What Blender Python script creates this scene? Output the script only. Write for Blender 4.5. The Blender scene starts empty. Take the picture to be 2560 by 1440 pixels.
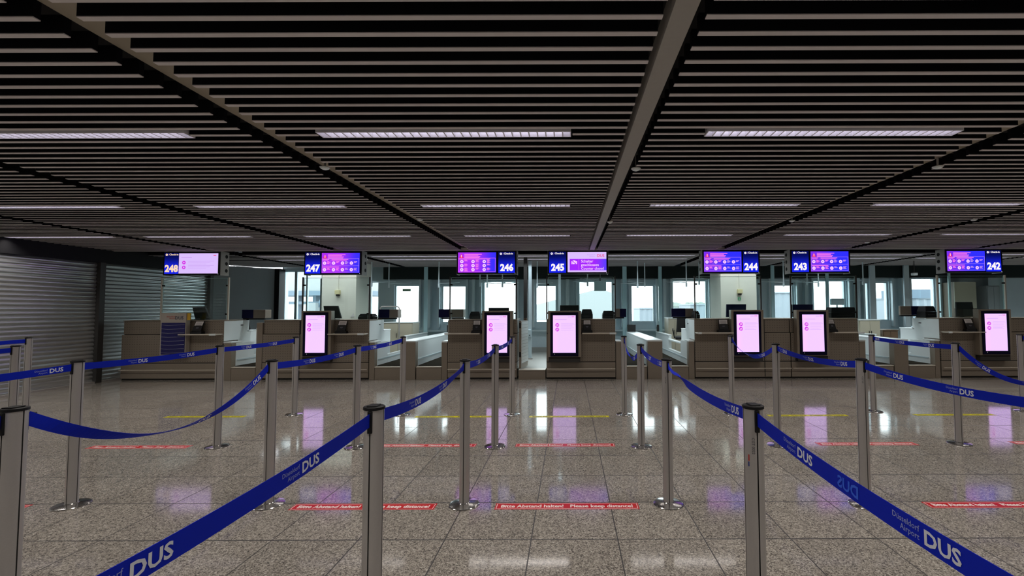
import bpy, math, random, re
from mathutils import Vector, Matrix
random.seed(4)
C = bpy.context.scene
COL = C.collection
PI = math.pi

# ------------------------------------------------------------------ camera
F, PITCH, CX, CY, ROLL, H = 1131.7, 0.04373, 1423.0, 722.6, 0.00316, 1.349
cam_d = bpy.data.cameras.new('camera'); cam = bpy.data.objects.new('camera', cam_d); COL.objects.link(cam)
cam_d.sensor_width = 36.0; cam_d.sensor_fit = 'HORIZONTAL'
cam_d.lens = F / 2560 * 36.0
cam_d.shift_x = -(CX - 1280) / 2560; cam_d.shift_y = (CY - 720) / 2560
cam_d.clip_start = 0.02; cam_d.clip_end = 400
cam.matrix_world = Matrix.Translation((0, 0, H)) @ Matrix.Rotation(PI/2 + PITCH, 4, 'X') @ Matrix.Rotation(-ROLL, 4, 'Z')
C.camera = cam

# ------------------------------------------------------------------ world, exposure
w = bpy.data.worlds.new('overcast_sky'); C.world = w; w.use_nodes = True
bg = w.node_tree.nodes['Background']; bg.inputs[0].default_value = (0.90, 0.96, 1.0, 1); bg.inputs[1].default_value = 5.0
C.view_settings.view_transform = 'Standard'; C.view_settings.look = 'None'
C.view_settings.exposure = 0.0; C.view_settings.gamma = 1.0; C.view_settings.use_curve_mapping = False
LAMP = 4.2         # glow of the fluorescent tubes seen from the side
LAMPW = 12.0       # light each louvred ceiling lamp throws down, in watts

# ------------------------------------------------------------------ measuring: photo pixel -> point on a plane of known distance
def at(x, y, Y):
    a, b = x - CX, y - CY
    xx = a*math.cos(ROLL) - b*math.sin(ROLL); yy = b*math.cos(ROLL) + a*math.sin(ROLL)
    dy = math.cos(PITCH) + yy/F*math.sin(PITCH); dz = -yy/F*math.cos(PITCH) + math.sin(PITCH)
    t = Y/dy
    return xx/F*t, H + dz*t
def ax(x, Y, y=800): return at(x, y, Y)[0]
def az(y, Y, x=1423): return at(x, y, Y)[1]

# ------------------------------------------------------------------ materials
MATS = {}
def mat(name, col, rough=0.5, metal=0.0, spec=0.5, noise=0.0, nscale=40.0, bump=0.0):
    if name in MATS: return MATS[name]
    m = bpy.data.materials.new(name); m.use_nodes = True; nt = m.node_tree; p = nt.nodes['Principled BSDF']
    p.inputs['Base Color'].default_value = (*col, 1); p.inputs['Roughness'].default_value = rough
    p.inputs['Metallic'].default_value = metal; p.inputs['Specular IOR Level'].default_value = spec
    if noise or bump:
        tc = nt.nodes.new('ShaderNodeTexCoord'); n = nt.nodes.new('ShaderNodeTexNoise')
        n.inputs['Scale'].default_value = nscale; n.inputs['Detail'].default_value = 3
        nt.links.new(tc.outputs['Object'], n.inputs['Vector'])
        if noise:
            r = nt.nodes.new('ShaderNodeMix'); r.data_type = 'RGBA'
            r.inputs['A'].default_value = (*[c*(1-noise) for c in col], 1); r.inputs['B'].default_value = (*[min(1, c*(1+noise)) for c in col], 1)
            nt.links.new(n.outputs['Fac'], r.inputs['Factor']); nt.links.new(r.outputs['Result'], p.inputs['Base Color'])
        if bump:
            b = nt.nodes.new('ShaderNodeBump'); b.inputs['Strength'].default_value = bump; b.inputs['Distance'].default_value = 0.002
            nt.links.new(n.outputs['Fac'], b.inputs['Height']); nt.links.new(b.outputs['Normal'], p.inputs['Normal'])
    MATS[name] = m; return m
def emit(name, col, s=1.0, col2=None, axis='Z', rng=(0, 1)):
    """lit screen or backlit panel; col2 = second colour of its own picture along a local axis"""
    if name in MATS: return MATS[name]
    m = bpy.data.materials.new(name); m.use_nodes = True; nt = m.node_tree
    for n in list(nt.nodes): nt.nodes.remove(n)
    o = nt.nodes.new('ShaderNodeOutputMaterial'); e = nt.nodes.new('ShaderNodeEmission')
    e.inputs['Color'].default_value = (*col, 1); e.inputs['Strength'].default_value = s
    if col2:
        tc = nt.nodes.new('ShaderNodeTexCoord'); sp = nt.nodes.new('ShaderNodeSeparateXYZ'); nt.links.new(tc.outputs['Generated'], sp.inputs[0])
        mr = nt.nodes.new('ShaderNodeMapRange'); mr.inputs['From Min'].default_value = rng[0]; mr.inputs['From Max'].default_value = rng[1]
        mr.interpolation_type = 'SMOOTHSTEP'
        nt.links.new(sp.outputs[axis], mr.inputs['Value'])
        mx = nt.nodes.new('ShaderNodeMix'); mx.data_type = 'RGBA'; mx.inputs['A'].default_value = (*col, 1); mx.inputs['B'].default_value = (*col2, 1)
        nt.links.new(mr.outputs[0], mx.inputs['Factor']); nt.links.new(mx.outputs['Result'], e.inputs['Color'])
    nt.links.new(e.outputs[0], o.inputs[0]); MATS[name] = m; return m
def glassmat(name, tint=(0.90, 0.97, 0.96), refl=0.35):
    if name in MATS: return MATS[name]
    m = bpy.data.materials.new(name); m.use_nodes = True; nt = m.node_tree
    for n in list(nt.nodes): nt.nodes.remove(n)
    o = nt.nodes.new('ShaderNodeOutputMaterial'); t = nt.nodes.new('ShaderNodeBsdfTransparent'); g = nt.nodes.new('ShaderNodeBsdfGlossy')
    t.inputs[0].default_value = (*tint, 1); g.inputs['Roughness'].default_value = 0.02; g.inputs[0].default_value = (0.9, 1, 1, 1)
    f = nt.nodes.new('ShaderNodeFresnel'); f.inputs[0].default_value = 1.45
    mu = nt.nodes.new('ShaderNodeMath'); mu.operation = 'MULTIPLY'; mu.inputs[1].default_value = refl*2
    nt.links.new(f.outputs[0], mu.inputs[0])
    x = nt.nodes.new('ShaderNodeMixShader'); nt.links.new(mu.outputs[0], x.inputs[0]); nt.links.new(t.outputs[0], x.inputs[1]); nt.links.new(g.outputs[0], x.inputs[2])
    nt.links.new(x.outputs[0], o.inputs[0]); MATS[name] = m; return m

def granite():
    m = bpy.data.materials.new('granite_tiles'); m.use_nodes = True; nt = m.node_tree; p = nt.nodes['Principled BSDF']; N = nt.nodes.new; L = nt.links.new
    tc = N('ShaderNodeTexCoord'); sp = N('ShaderNodeSeparateXYZ'); L(tc.outputs['Object'], sp.inputs[0])
    def M(op, a, b=None, c=None):
        n = N('ShaderNodeMath'); n.operation = op
        for i, q in enumerate((a, b, c)):
            if q is None: continue
            if isinstance(q, (int, float)): n.inputs[i].default_value = q
            else: L(q, n.inputs[i])
        return n.outputs[0]
    T = 0.5067
    def line(o, off, hw):
        u = M('DIVIDE', M('SUBTRACT', o, off), T); fr = M('FRACT', u)
        d = M('MULTIPLY', M('MINIMUM', fr, M('SUBTRACT', 1.0, fr)), T)
        return M('LESS_THAN', d, hw), M('FLOOR', u)
    lx, ix = line(sp.outputs['X'], -0.2272, 0.0034); ly, iy = line(sp.outputs['Y'], 2.7132, 0.0045)
    joint = M('MAXIMUM', lx, ly)
    cell = N('ShaderNodeCombineXYZ'); L(ix, cell.inputs[0]); L(iy, cell.inputs[1])
    wn = N('ShaderNodeTexWhiteNoise'); wn.noise_dimensions = '2D'; L(cell.outputs[0], wn.inputs['Vector'])
    vo = N('ShaderNodeTexVoronoi'); vo.inputs['Scale'].default_value = 210; L(tc.outputs['Object'], vo.inputs['Vector'])
    sv = N('ShaderNodeSeparateColor'); L(vo.outputs['Color'], sv.inputs[0])
    vo2 = N('ShaderNodeTexVoronoi'); vo2.inputs['Scale'].default_value = 95; L(tc.outputs['Object'], vo2.inputs['Vector'])
    sv2 = N('ShaderNodeSeparateColor'); L(vo2.outputs['Color'], sv2.inputs[0])
    grain = M('ADD', M('MULTIPLY', sv.outputs[0], 0.65), M('MULTIPLY', sv2.outputs[1], 0.35))
    rp = N('ShaderNodeValToRGB'); cr = rp.color_ramp; cr.elements[0].position = 0.12; cr.elements[0].color = (0.075, 0.07, 0.066, 1)
    cr.elements[1].position = 0.95; cr.elements[1].color = (0.56, 0.53, 0.47, 1)
    for pos, c in ((0.30, (0.16, 0.145, 0.13)), (0.5, (0.29, 0.265, 0.23)), (0.75, (0.38, 0.35, 0.305))):
        e = cr.elements.new(pos); e.color = (*c, 1)
    L(grain, rp.inputs[0])
    tv = M('ADD', 0.92, M('MULTIPLY', wn.outputs['Value'], 0.16))
    sc = N('ShaderNodeVectorMath'); sc.operation = 'SCALE'; L(rp.outputs[0], sc.inputs[0]); L(tv, sc.inputs['Scale'])
    mx = N('ShaderNodeMix'); mx.data_type = 'RGBA'; L(joint, mx.inputs['Factor']); L(sc.outputs[0], mx.inputs['A']); mx.inputs['B'].default_value = (0.02, 0.018, 0.017, 1)
    L(mx.outputs['Result'], p.inputs['Base Color'])
    no = N('ShaderNodeTexNoise'); no.inputs['Scale'].default_value = 2.3; no.inputs['Detail'].default_value = 5; L(tc.outputs['Object'], no.inputs['Vector'])
    ro = M('ADD', M('ADD', 0.045, M('MULTIPLY', no.outputs['Fac'], 0.075)), M('MULTIPLY', joint, 0.4))
    L(ro, p.inputs['Roughness'])
    p.inputs['IOR'].default_value = 1.68
    return m
def perforated():
    m = bpy.data.materials.new('perforated_metal'); m.use_nodes = True; nt = m.node_tree; p = nt.nodes['Principled BSDF']; N = nt.nodes.new; L = nt.links.new
    tc = N('ShaderNodeTexCoord'); sp = N('ShaderNodeSeparateXYZ'); L(tc.outputs['Object'], sp.inputs[0])
    def M(op, a, b=None):
        n = N('ShaderNodeMath'); n.operation = op
        for i, q in enumerate((a, b)):
            if q is None: continue
            if isinstance(q, (int, float)): n.inputs[i].default_value = q
            else: L(q, n.inputs[i])
        return n.outputs[0]
    P = 0.047
    dx = M('SUBTRACT', M('FRACT', M('DIVIDE', M('ADD', sp.outputs['X'], 50), P)), 0.5); dz = M('SUBTRACT', M('FRACT', M('DIVIDE', M('ADD', sp.outputs['Z'], 50), P)), 0.5)
    r = M('SQRT', M('ADD', M('MULTIPLY', dx, dx), M('MULTIPLY', dz, dz)))
    hole = M('LESS_THAN', r, 0.115)
    mx = N('ShaderNodeMix'); mx.data_type = 'RGBA'; L(hole, mx.inputs['Factor']); mx.inputs['A'].default_value = (0.27, 0.228, 0.182, 1); mx.inputs['B'].default_value = (0.06, 0.05, 0.04, 1)
    L(mx.outputs['Result'], p.inputs['Base Color']); p.inputs['Metallic'].default_value = 0.35; p.inputs['Roughness'].default_value = 0.42
    return m

GRAN = granite(); PERF = perforated()
CNT = mat('counter_metal', (0.29, 0.245, 0.195), 0.4, 0.35, noise=0.12, nscale=60)
CNTD = mat('counter_dark_recess', (0.03, 0.028, 0.025), 0.6)
SHELFM = mat('shelf_edge_metal', (0.68, 0.62, 0.53), 0.35, 0.3)
ALU = mat('anodised_aluminium', (0.47, 0.45, 0.435), 0.42, 0.5, noise=0.05, nscale=200)
ALUG = mat('groove_dark', (0.05, 0.048, 0.046), 0.5, 0.4)
CHROME = mat('polished_base_steel', (0.52, 0.51, 0.50), 0.16, 1.0)
BLK = mat('black_plastic', (0.006, 0.006, 0.007), 0.5, 0, 0.25)
BLKM = mat('black_matt', (0.010, 0.010, 0.011), 0.7)
BELTM = mat('blue_webbing', (0.003, 0.018, 0.50), 0.7, 0, 0.15, noise=0.12, nscale=700)
BELTG = mat('blue_webbing_show_through', (0.02, 0.12, 0.85), 0.55)
PRINT = mat('white_belt_print', (0.75, 0.78, 0.86), 0.6)
PRINT2 = mat('pale_belt_print', (0.30, 0.36, 0.72), 0.6)
SLATB = mat('slat_side_black', (0.005, 0.005, 0.007), 0.85, 0, 0.08)
SLATC = mat('slat_underside', (0.60, 0.56, 0.56), 0.8, 0, 0.12, noise=0.08, nscale=3)
BEAMW = mat('ceiling_beam_grey', (0.34, 0.32, 0.29), 0.6, 0, 0.3, noise=0.05)
BEAMD = mat('raised_beam_beige', (0.30, 0.26, 0.20), 0.6)
SHUT = mat('shutter_metal', (0.58, 0.60, 0.60), 0.30, 0.8, noise=0.06, nscale=5)
DARKM = mat('dark_steel', (0.010, 0.010, 0.012), 0.6, 0, 0.2)
WALLG = mat('grey_blue_wall', (0.36, 0.39, 0.41), 0.6, noise=0.04, nscale=5)
MULL = mat('window_wall_grey', (0.54, 0.66, 0.71), 0.45, 0.2, noise=0.05, nscale=4)
MULL2 = mat('window_frame_grey', (0.60, 0.71, 0.75), 0.4, 0.2)
CREAM = mat('cream_plaster', (0.72, 0.69, 0.60), 0.7, noise=0.03, nscale=4)
CABC = mat('cream_laminate', (0.50, 0.47, 0.36), 0.5)
WLAM = mat('white_laminate', (0.78, 0.84, 0.84), 0.35)
PLAT = mat('staff_floor_grey', (0.38, 0.38, 0.35), 0.35, noise=0.1, nscale=30)
RUB = mat('conveyor_rubber', (0.022, 0.018, 0.012), 0.95, 0, 0.05, noise=0.5, nscale=60, bump=0.6)
BROWN = mat('brown_veneer', (0.16, 0.10, 0.06), 0.5, noise=0.2)
SHB = mat('monitor_shell_beige', (0.26, 0.22, 0.18), 0.5)
NAVY = mat('monitor_navy', (0.004, 0.006, 0.06), 0.5, 0, 0.2)
RED = mat('red_vinyl', (0.50, 0.008, 0.012), 0.3, 0, 0.3)
REDW = mat('red_vinyl_print', (0.85, 0.75, 0.72), 0.4)
YEL = mat('yellow_vinyl', (0.72, 0.66, 0.01), 0.3, 0, 0.3)
PAPER = mat('paper', (0.62, 0.58, 0.56), 0.6)
YELP = mat('beige_box', (0.66, 0.58, 0.33), 0.5)
GREEN = mat('green_sign', (0.10, 0.42, 0.20), 0.5)
GLS = glassmat('clear_glass', (0.93, 0.98, 0.975), 0.28); GEDGE = mat('glass_edge', (0.45, 0.68, 0.68), 0.2)
FIN = mat('frosted_glass_fin', (0.45, 0.68, 0.74), 0.3)
EXTG = mat('apron_concrete', (0.28, 0.29, 0.30), 0.8)
EXTB = mat('corrugated_blue_white', (0.24, 0.28, 0.31), 0.6)
EXTH = mat('hangar_pale', (0.32, 0.325, 0.33), 0.7)
EXTD = mat('bridge_steel', (0.12, 0.17, 0.22), 0.5)
EXTT = mat('distant_trees', (0.19, 0.23, 0.21), 0.9)
TUBE = emit('fluorescent_tube', (0.95, 0.92, 1.0), LAMP)
REFL = mat('white_reflector', (0.80, 0.78, 0.84), 0.35, 0.0)
PINK = emit('display_pink', (0.80, 0.47, 1.0), 1.3, (0.72, 0.48, 1.0), 'X', (0, 0.3))
WHT_E = emit('sign_white', (1.0, 0.93, 0.96), 1.0)
ORA_E = emit('sign_warm_white', (1.0, 0.72, 0.50), 1.0)
NUMB = emit('number_panel_blue', (0.01, 0.02, 0.85), 1.0, (0.002, 0.004, 0.10), 'Z', (0.15, 0.85))
SCR_P = emit('screen_violet', (0.42, 0.03, 0.95), 1.0, (0.045, 0.03, 1.0), 'X', (0.35, 0.95))
SCR_B = emit('screen_blue', (0.20, 0.03, 0.9), 1.0, (0.03, 0.03, 1.0), 'X', (0.1, 0.7))
LAV = emit('screen_lavender', (0.72, 0.52, 1.0), 1.0)
PKT = emit('screen_pink_text', (1.0, 0.20, 0.85), 1.0)
PKC = emit('screen_pale_icon', (1.0, 0.62, 0.98), 1.0)
MAG = emit('display_magenta', (0.68, 0.03, 0.80), 1.0)
MAGL = emit('display_faint_text', (0.55, 0.28, 0.85), 1.0)
REDE = emit('screen_red', (0.85, 0.02, 0.18), 1.0)
VLT = emit('closed_panel_violet', (0.38, 0.02, 1.0), 1.0, (0.10, 0.05, 1.0), 'X', (0.6, 1.05))

# ------------------------------------------------------------------ mesh builder
class MB:
    def __init__(s): s.v = []; s.f = []; s.m = []
    def add(s, vs, fs, mi=0):
        o = len(s.v); s.v += [tuple(v) for v in vs]; s.f += [tuple(i+o for i in f) for f in fs]; s.m += [mi]*len(fs); return s
    def box(s, x0, x1, y0, y1, z0, z1, mi=0):
        return s.add([(x0,y0,z0),(x1,y0,z0),(x1,y1,z0),(x0,y1,z0),(x0,y0,z1),(x1,y0,z1),(x1,y1,z1),(x0,y1,z1)],
                     [(0,3,2,1),(4,5,6,7),(0,1,5,4),(1,2,6,5),(2,3,7,6),(3,0,4,7)], mi)
    def hexa(s, b, t, mi=0):     # bottom 4 pts ccw, top 4 pts
        return s.add(list(b)+list(t), [(0,3,2,1),(4,5,6,7),(0,1,5,4),(1,2,6,5),(2,3,7,6),(3,0,4,7)], mi)
    def cyl(s, c, r, a0, a1, axis='z', n=24, r2=None, mi=0):
        r2 = r if r2 is None else r2; vs = []
        for (a, rr) in ((a0, r), (a1, r2)):
            for i in range(n):
                t = 2*PI*i/n; u, v = rr*math.cos(t), rr*math.sin(t)
                vs.append({'z': (c[0]+u, c[1]+v, a), 'y': (c[0]+u, a, c[1]+v), 'x': (a, c[0]+u, c[1]+v)}[axis])
        fs = [(i, (i+1) % n, n+(i+1) % n, n+i) for i in range(n)] + [tuple(reversed(range(n))), tuple(range(n, 2*n))]
        return s.add(vs, fs, mi)
    def lathe(s, c, prof, n=32, mi=0):
        vs = []; k = len(prof)
        for i in range(n):
            t = 2*PI*i/n
            for r, z in prof: vs.append((c[0]+r*math.cos(t), c[1]+r*math.sin(t), z))
        fs = [(i*k+j, ((i+1) % n)*k+j, ((i+1) % n)*k+j+1, i*k+j+1) for i in range(n) for j in range(k-1)]
        s.add(vs, fs, mi); return s
    def tube(s, pts, r, n=10, mi=0):
        pts = [Vector(p) for p in pts]; vs = []
        for i, p in enumerate(pts):
            d = (pts[min(i+1, len(pts)-1)] - pts[max(i-1, 0)]).normalized()
            a = d.cross(Vector((0, 0, 1)) if abs(d.z) < 0.95 else Vector((1, 0, 0))).normalized(); b = d.cross(a)
            for k in range(n):
                t = 2*PI*k/n; vs.append(p + a*r*math.cos(t) + b*r*math.sin(t))
        fs = [(i*n+k, i*n+(k+1) % n, (i+1)*n+(k+1) % n, (i+1)*n+k) for i in range(len(pts)-1) for k in range(n)]
        fs += [tuple(range(n)), tuple(reversed(range((len(pts)-1)*n, len(pts)*n)))]
        return s.add(vs, fs, mi)
    def build(s, name, mats, parent=None, bevel=0, smooth=False, loc=None):
        me = bpy.data.meshes.new(name); me.from_pydata(s.v, [], s.f)
        if not isinstance(mats, (list, tuple)): mats = [mats]
        for m in mats: me.materials.append(m)
        me.polygons.foreach_set('material_index', s.m)
        if smooth: me.polygons.foreach_set('use_smooth', [True]*len(s.f))
        me.update()
        if smooth: me.set_sharp_from_angle(angle=math.radians(28))
        o = bpy.data.objects.new(name, me); COL.objects.link(o)
        if parent: o.parent = parent
        if loc: o.location = loc
        if bevel:
            b = o.modifiers.new('bevel', 'BEVEL'); b.width = bevel; b.segments = 2; b.limit_method = 'ANGLE'
        return o
def box(name, m, x0, x1, y0, y1, z0, z1, parent=None, bevel=0):
    return MB().box(min(x0,x1), max(x0,x1), y0, y1, min(z0,z1), max(z0,z1)).build(name, m, parent, bevel)
ORDW = {'248': 'leftmost counter', '247': 'second counter from the left', '246': 'third counter from the left', '245': 'middle counter', '244': 'third counter from the right', '243': 'second counter from the right', '242': 'rightmost counter'}
def lb(s):
    s = re.sub(r'(shelf) under sign (\d{3})', lambda m: 'shelf of the ' + ORDW[m.group(2)], s)
    s = re.sub(r'counter (?:under sign )?(\d{3})', lambda m: ORDW[m.group(1)], s)
    s = s.replace('before leftmost', 'before the leftmost'); s = re.sub(r'\b(of|behind|from|beside|before) (second|third|middle|leftmost|rightmost) counter', r'\1 the \2 counter', s)
    return s
def tag(o, label=None, cat=None, group=None, kind=None):
    if label: o['label'] = lb(label)
    if cat: o['category'] = cat
    if group: o['group'] = group
    if kind: o['kind'] = kind
    return o
def thing(name, label, cat, loc=(0,0,0), group=None):
    o = bpy.data.objects.new(name, None); o.empty_display_size = 0.1; COL.objects.link(o); o.location = loc
    return tag(o, label, cat, group)
def struct(o): o['kind'] = 'structure'; return o
def copy_tree(o, parent=None):
    c = o.copy(); COL.objects.link(c); c.parent = parent
    for ch in o.children: copy_tree(ch, c)
    return c

# flat text as triangles/polygons in 2D
_tc = {}
def text2d(s, size, bold=0.0, align='CENTER', wide=1.0):
    k = (s, size, bold, align, wide)
    if k not in _tc:
        cu = bpy.data.curves.new('t', 'FONT'); cu.body = s; cu.size = size; cu.offset = bold; cu.align_x = align; cu.resolution_u = 2
        cu.space_line = 0.95
        ob = bpy.data.objects.new('t', cu); me = bpy.data.meshes.new_from_object(ob)
        _tc[k] = ([(v.co.x*wide, v.co.y) for v in me.vertices], [tuple(p.vertices) for p in me.polygons])
        bpy.data.objects.remove(ob); bpy.data.meshes.remove(me); bpy.data.curves.remove(cu)
    return _tc[k]
# drawing helpers for a vertical panel facing the hall (-Y): u = X, v = Z
class Panel:
    def __init__(s, Y): s.Y = Y; s.layers = {}; s.order = []
    def L(s, m):
        if m.name not in s.layers: s.layers[m.name] = (MB(), m); s.order.append(m.name)
        return s.layers[m.name][0]
    def rect(s, m, x0, x1, z0, z1, d=0): y = s.Y - d; s.L(m).add([(x0,y,z0),(x1,y,z0),(x1,y,z1),(x0,y,z1)], [(0,1,2,3)])
    def frame(s, m, x0, x1, z0, z1, t, d=0):
        s.rect(m, x0, x1, z0, z0+t, d); s.rect(m, x0, x1, z1-t, z1, d); s.rect(m, x0, x0+t, z0, z1, d); s.rect(m, x1-t, x1, z0, z1, d)
    def disc(s, m, x, z, r, d=0, n=20): y = s.Y - d; s.L(m).add([(x+r*math.cos(2*PI*i/n), y, z+r*math.sin(2*PI*i/n)) for i in range(n)], [tuple(range(n))])
    def poly(s, m, pts, d=0): s.L(m).add([(x, s.Y-d, z) for x, z in pts], [tuple(range(len(pts)))])
    def text(s, m, t, x, z, size, bold=0, align='CENTER', d=0, wide=1.0):
        v, f = text2d(t, size, bold, align, wide); s.L(m).add([(x+a, s.Y-d, z+b) for a, b in v], f)
    def build(s, name, parent):
        return [s.layers[k][0].build(name, s.layers[k][1], parent) for k in s.order]

# ------------------------------------------------------------------ floor, walls, ceiling
YF = 8.756           # front plane of the counters
XL, XR, YB, YW = -8.80, 17.0, -9.0, 12.5
ZC = 2.49
struct(MB().box(XL, XR, YB, YF+0.25, -0.06, 0).build('floor', GRAN))
struct(MB().box(-9.6, XR, YF+0.251, YW, -0.06, 0.178).build('floor', PLAT))

# slatted ceiling: one panel of slats per bay, beams in the joints, black void above
ceil = struct(MB().box(XL-1.0, XR, YB, YW+0.3, 2.80, 2.86).build('ceiling', BLKM))
P0, PP = 1.727, 0.1084
seams = [0.455 + 2.455*k for k in range(-4, 8)]
LX = [-5.80, -3.31, -0.81, 1.725, 4.20, 6.66, 9.12, 11.58]; LX = [-7.96] + LX
lamp_idx = [11, 30, 49, -8, -27, -46, -65, -84]
def lamp_here(k, x0, x1):
    return k in lamp_idx
for j in range(len(seams)-1):
    x0, x1 = seams[j]+0.085, seams[j+1]-0.085
    if x0 < XL: x0 = XL+0.02
    mb = MB(); cx = (x0+x1)/2
    for k in range(-96, 99):
        y = P0 + PP*k
        if 8.72 < y < 9.35 or y > 12.2: continue
        segs = [(x0, x1)]
        if k in lamp_idx:
            lc = [l for l in LX if x0 < l < x1]
            if lc: segs = [(x0, lc[0]-0.835), (lc[0]+0.835, x1)]
        if k in (74, 80): segs = [(x0, cx-1.05), (cx+1.05, x1)]
        for a, b in segs:
            if b-a < 0.02: continue
            mb.box(a, b, y-0.0135, y+0.0135, ZC+0.004, ZC+0.082, 0)
            mb.add([(a,y-0.0135,ZC),(b,y-0.0135,ZC),(b,y+0.0135,ZC),(a,y+0.0135,ZC),(a,y-0.0135,ZC+0.0045),(b,y-0.0135,ZC+0.0045),(b,y+0.0135,ZC+0.0045),(a,y+0.0135,ZC+0.0045)],
                   [(0,3,2,1),(0,1,5,4),(1,2,6,5),(2,3,7,6),(3,0,4,7)], 1)
    mb.build('slat_panel', [SLATB, SLATC], ceil)
for s_ in seams:
    if abs(s_-0.455) < 0.01:
        MB().box(0.398, 0.490, YB, 8.70, ZC-0.004, ZC+0.10).build('beam', BEAMW, ceil)
    elif s_ > XL:
        MB().box(s_-0.075, s_+0.085, YB, 8.70, 2.56, 2.64).build('beam', BEAMD, ceil)
struct(MB().box(XL, XR, 8.705, 8.722, ZC-0.012, ZC+0.05).build('trim_1', ALU))

struct(MB().box(XL-1.0, XR, YB-0.1, YB, -0.06, 2.86).build('wall_sky_block', WALLG))  # unseen wall behind the camera, added to keep out sky light and its reflections

# left wall: dark band above three roller shutters with jambs
wl = struct(MB().box(XL-0.15, XL, YB, 11.2, 2.245, 2.8).box(XL-0.15, XL-0.08, YB, 11.2, 0, 2.245).build('wall_left', DARKM))
def shutter(n, y0, y1):
    mb = MB(); per = 0.0745; nseg = 6; rows = int(2.24/per*nseg); pts = []
    for i in range(rows+1):
        z = 0.02 + (2.22)*i/rows; ph = (z/per) % 1.0
        pts.append((XL - 0.06 + 0.024*abs(math.sin(PI*ph))**0.7, z))
    vs = [(x, y0, z) for x, z in pts] + [(x, y1, z) for x, z in pts]; k = len(pts)
    mb.add(vs, [(i, i+1, k+i+1, k+i) for i in range(k-1)])
    d = struct(mb.build('door_%d' % n, SHUT, smooth=True))
    MB().box(XL-0.06, XL+0.01, y0, y1, 0, 0.03).build('bottom_rail', ALU, d)
    return d
cuts = [-9.0, -4.6, -0.2, 4.2, 8.50, 11.1]
for i in range(5):
    d = shutter(i+1, cuts[i]+0.05, cuts[i+1]-0.05)
    MB().box(XL-0.08, XL+0.03, cuts[i+1]-0.05, cuts[i+1]+0.05, 0, 2.245).build('jamb', DARKM if i < 3 else ALUG, d)
# grey partition and black glazing post beyond the shutters
struct(MB().hexa([(XL,11.15,0),(-7.93,12.35,0),(-7.98,12.42,0),(XL-0.05,11.22,0)], [(XL,11.15,2.46),(-7.93,12.35,2.46),(-7.98,12.42,2.46),(XL-0.05,11.22,2.46)]).build('wall_partition', WALLG))
struct(MB().box(-7.99, -7.86, 12.25, 12.5, 0.178, 2.46).build('trim_2', BLK))
struct(MB().box(XR, XR+0.1, YB, YW+0.3, 0, 2.8).build('wall_right', WALLG))

# window wall with its openings
wins = [(705,803,676,830), (922,946,701,826), (985,1048,712,808), (1103,1165,713,808), (1207,1291,702,826), (1338,1392,712,808),
        (1446,1533,702,826), (1577,1637,712,806), (1681,1769,700,824), (1926,1987,711,806), (2032,2117,700,822), (2160,2176,705,820), (2191,2224,704,802), (2276,2343,694,824),
        (2620,2700,700,820), (2740,2800,711,806), (2860,2940,700,820)]
wb = MB(); xs = []
for (a, b, t, bo) in wins:
    x0, x1 = ax(a, YW, 760), ax(b, YW, 760); z1, z0 = az(t, YW, (a+b)/2), az(bo, YW, (a+b)/2); xs.append((x0, x1, z0, z1))
prev = -7.9
for i, (x0, x1, z0, z1) in enumerate(xs):
    wb.box(prev, x0, YW, YW+0.22, 0.0, 2.8)
    if x0-prev > 0.3 and not (-6.6 < prev < -5):       # vertical ribs on the piers
        w_ = x0-prev
        wb.box(prev+0.02, prev+0.07, YW-0.10, YW, 0.85, 2.2, 1); wb.box(x0-0.07, x0-0.02, YW-0.10, YW, 0.85, 2.2, 1)
        wb.box(prev+w_*0.42, prev+w_*0.58, YW-0.16, YW, 0.85, 2.25, 1)
    wb.box(x0, x1, YW, YW+0.22, z1, 2.8); wb.box(x0, x1, YW, YW+0.22, 0.0, z0)
    prev = x1
wb.box(prev, XR, YW, YW+0.22, 0, 2.8)
struct(wb.build('wall_back', [MULL, MULL2]))
struct(MB().box(-5.0, 13, YW-0.16, YW, 0.74, 0.78).build('trim_3', MULL2))
struct(MB().box(-5.0, XR, 12.15, YW-0.001, 2.16, 2.485).build('trim_4', mat('dark_fascia', (0.008, 0.016, 0.016), 0.5, 0, 0.3)))
struct(MB().box(-5.0, XR, YW-0.04, YW, 0.178, 0.30).build('baseboard_back', mat('grey_base', (0.30, 0.31, 0.29), 0.5)))
for i, (x0, x1, z0, z1) in enumerate(xs):
    t = 0.035
    mb = MB(); y0, y1 = YW+0.06, YW+0.12
    mb.box(x0, x0+t, y0, y1, z0, z1); mb.box(x1-t, x1, y0, y1, z0, z1); mb.box(x0+t, x1-t, y0, y1, z0, z0+t); mb.box(x0+t, x1-t, y0, y1, z1-t, z1)
    if i == 0:
        mb.box(x0+0.30, x0+0.37, y0, y1, z0+t, z1-t); mb.box(x0+0.62, x0+0.66, y0, y1, z0+t, z1-t)
    o = struct(mb.build('window_%d' % (i+1), MULL2))
    MB().box(x0+t, x1-t, YW+0.085, YW+0.091, z0+t, z1-t).build('pane', GLS, o)

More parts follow.
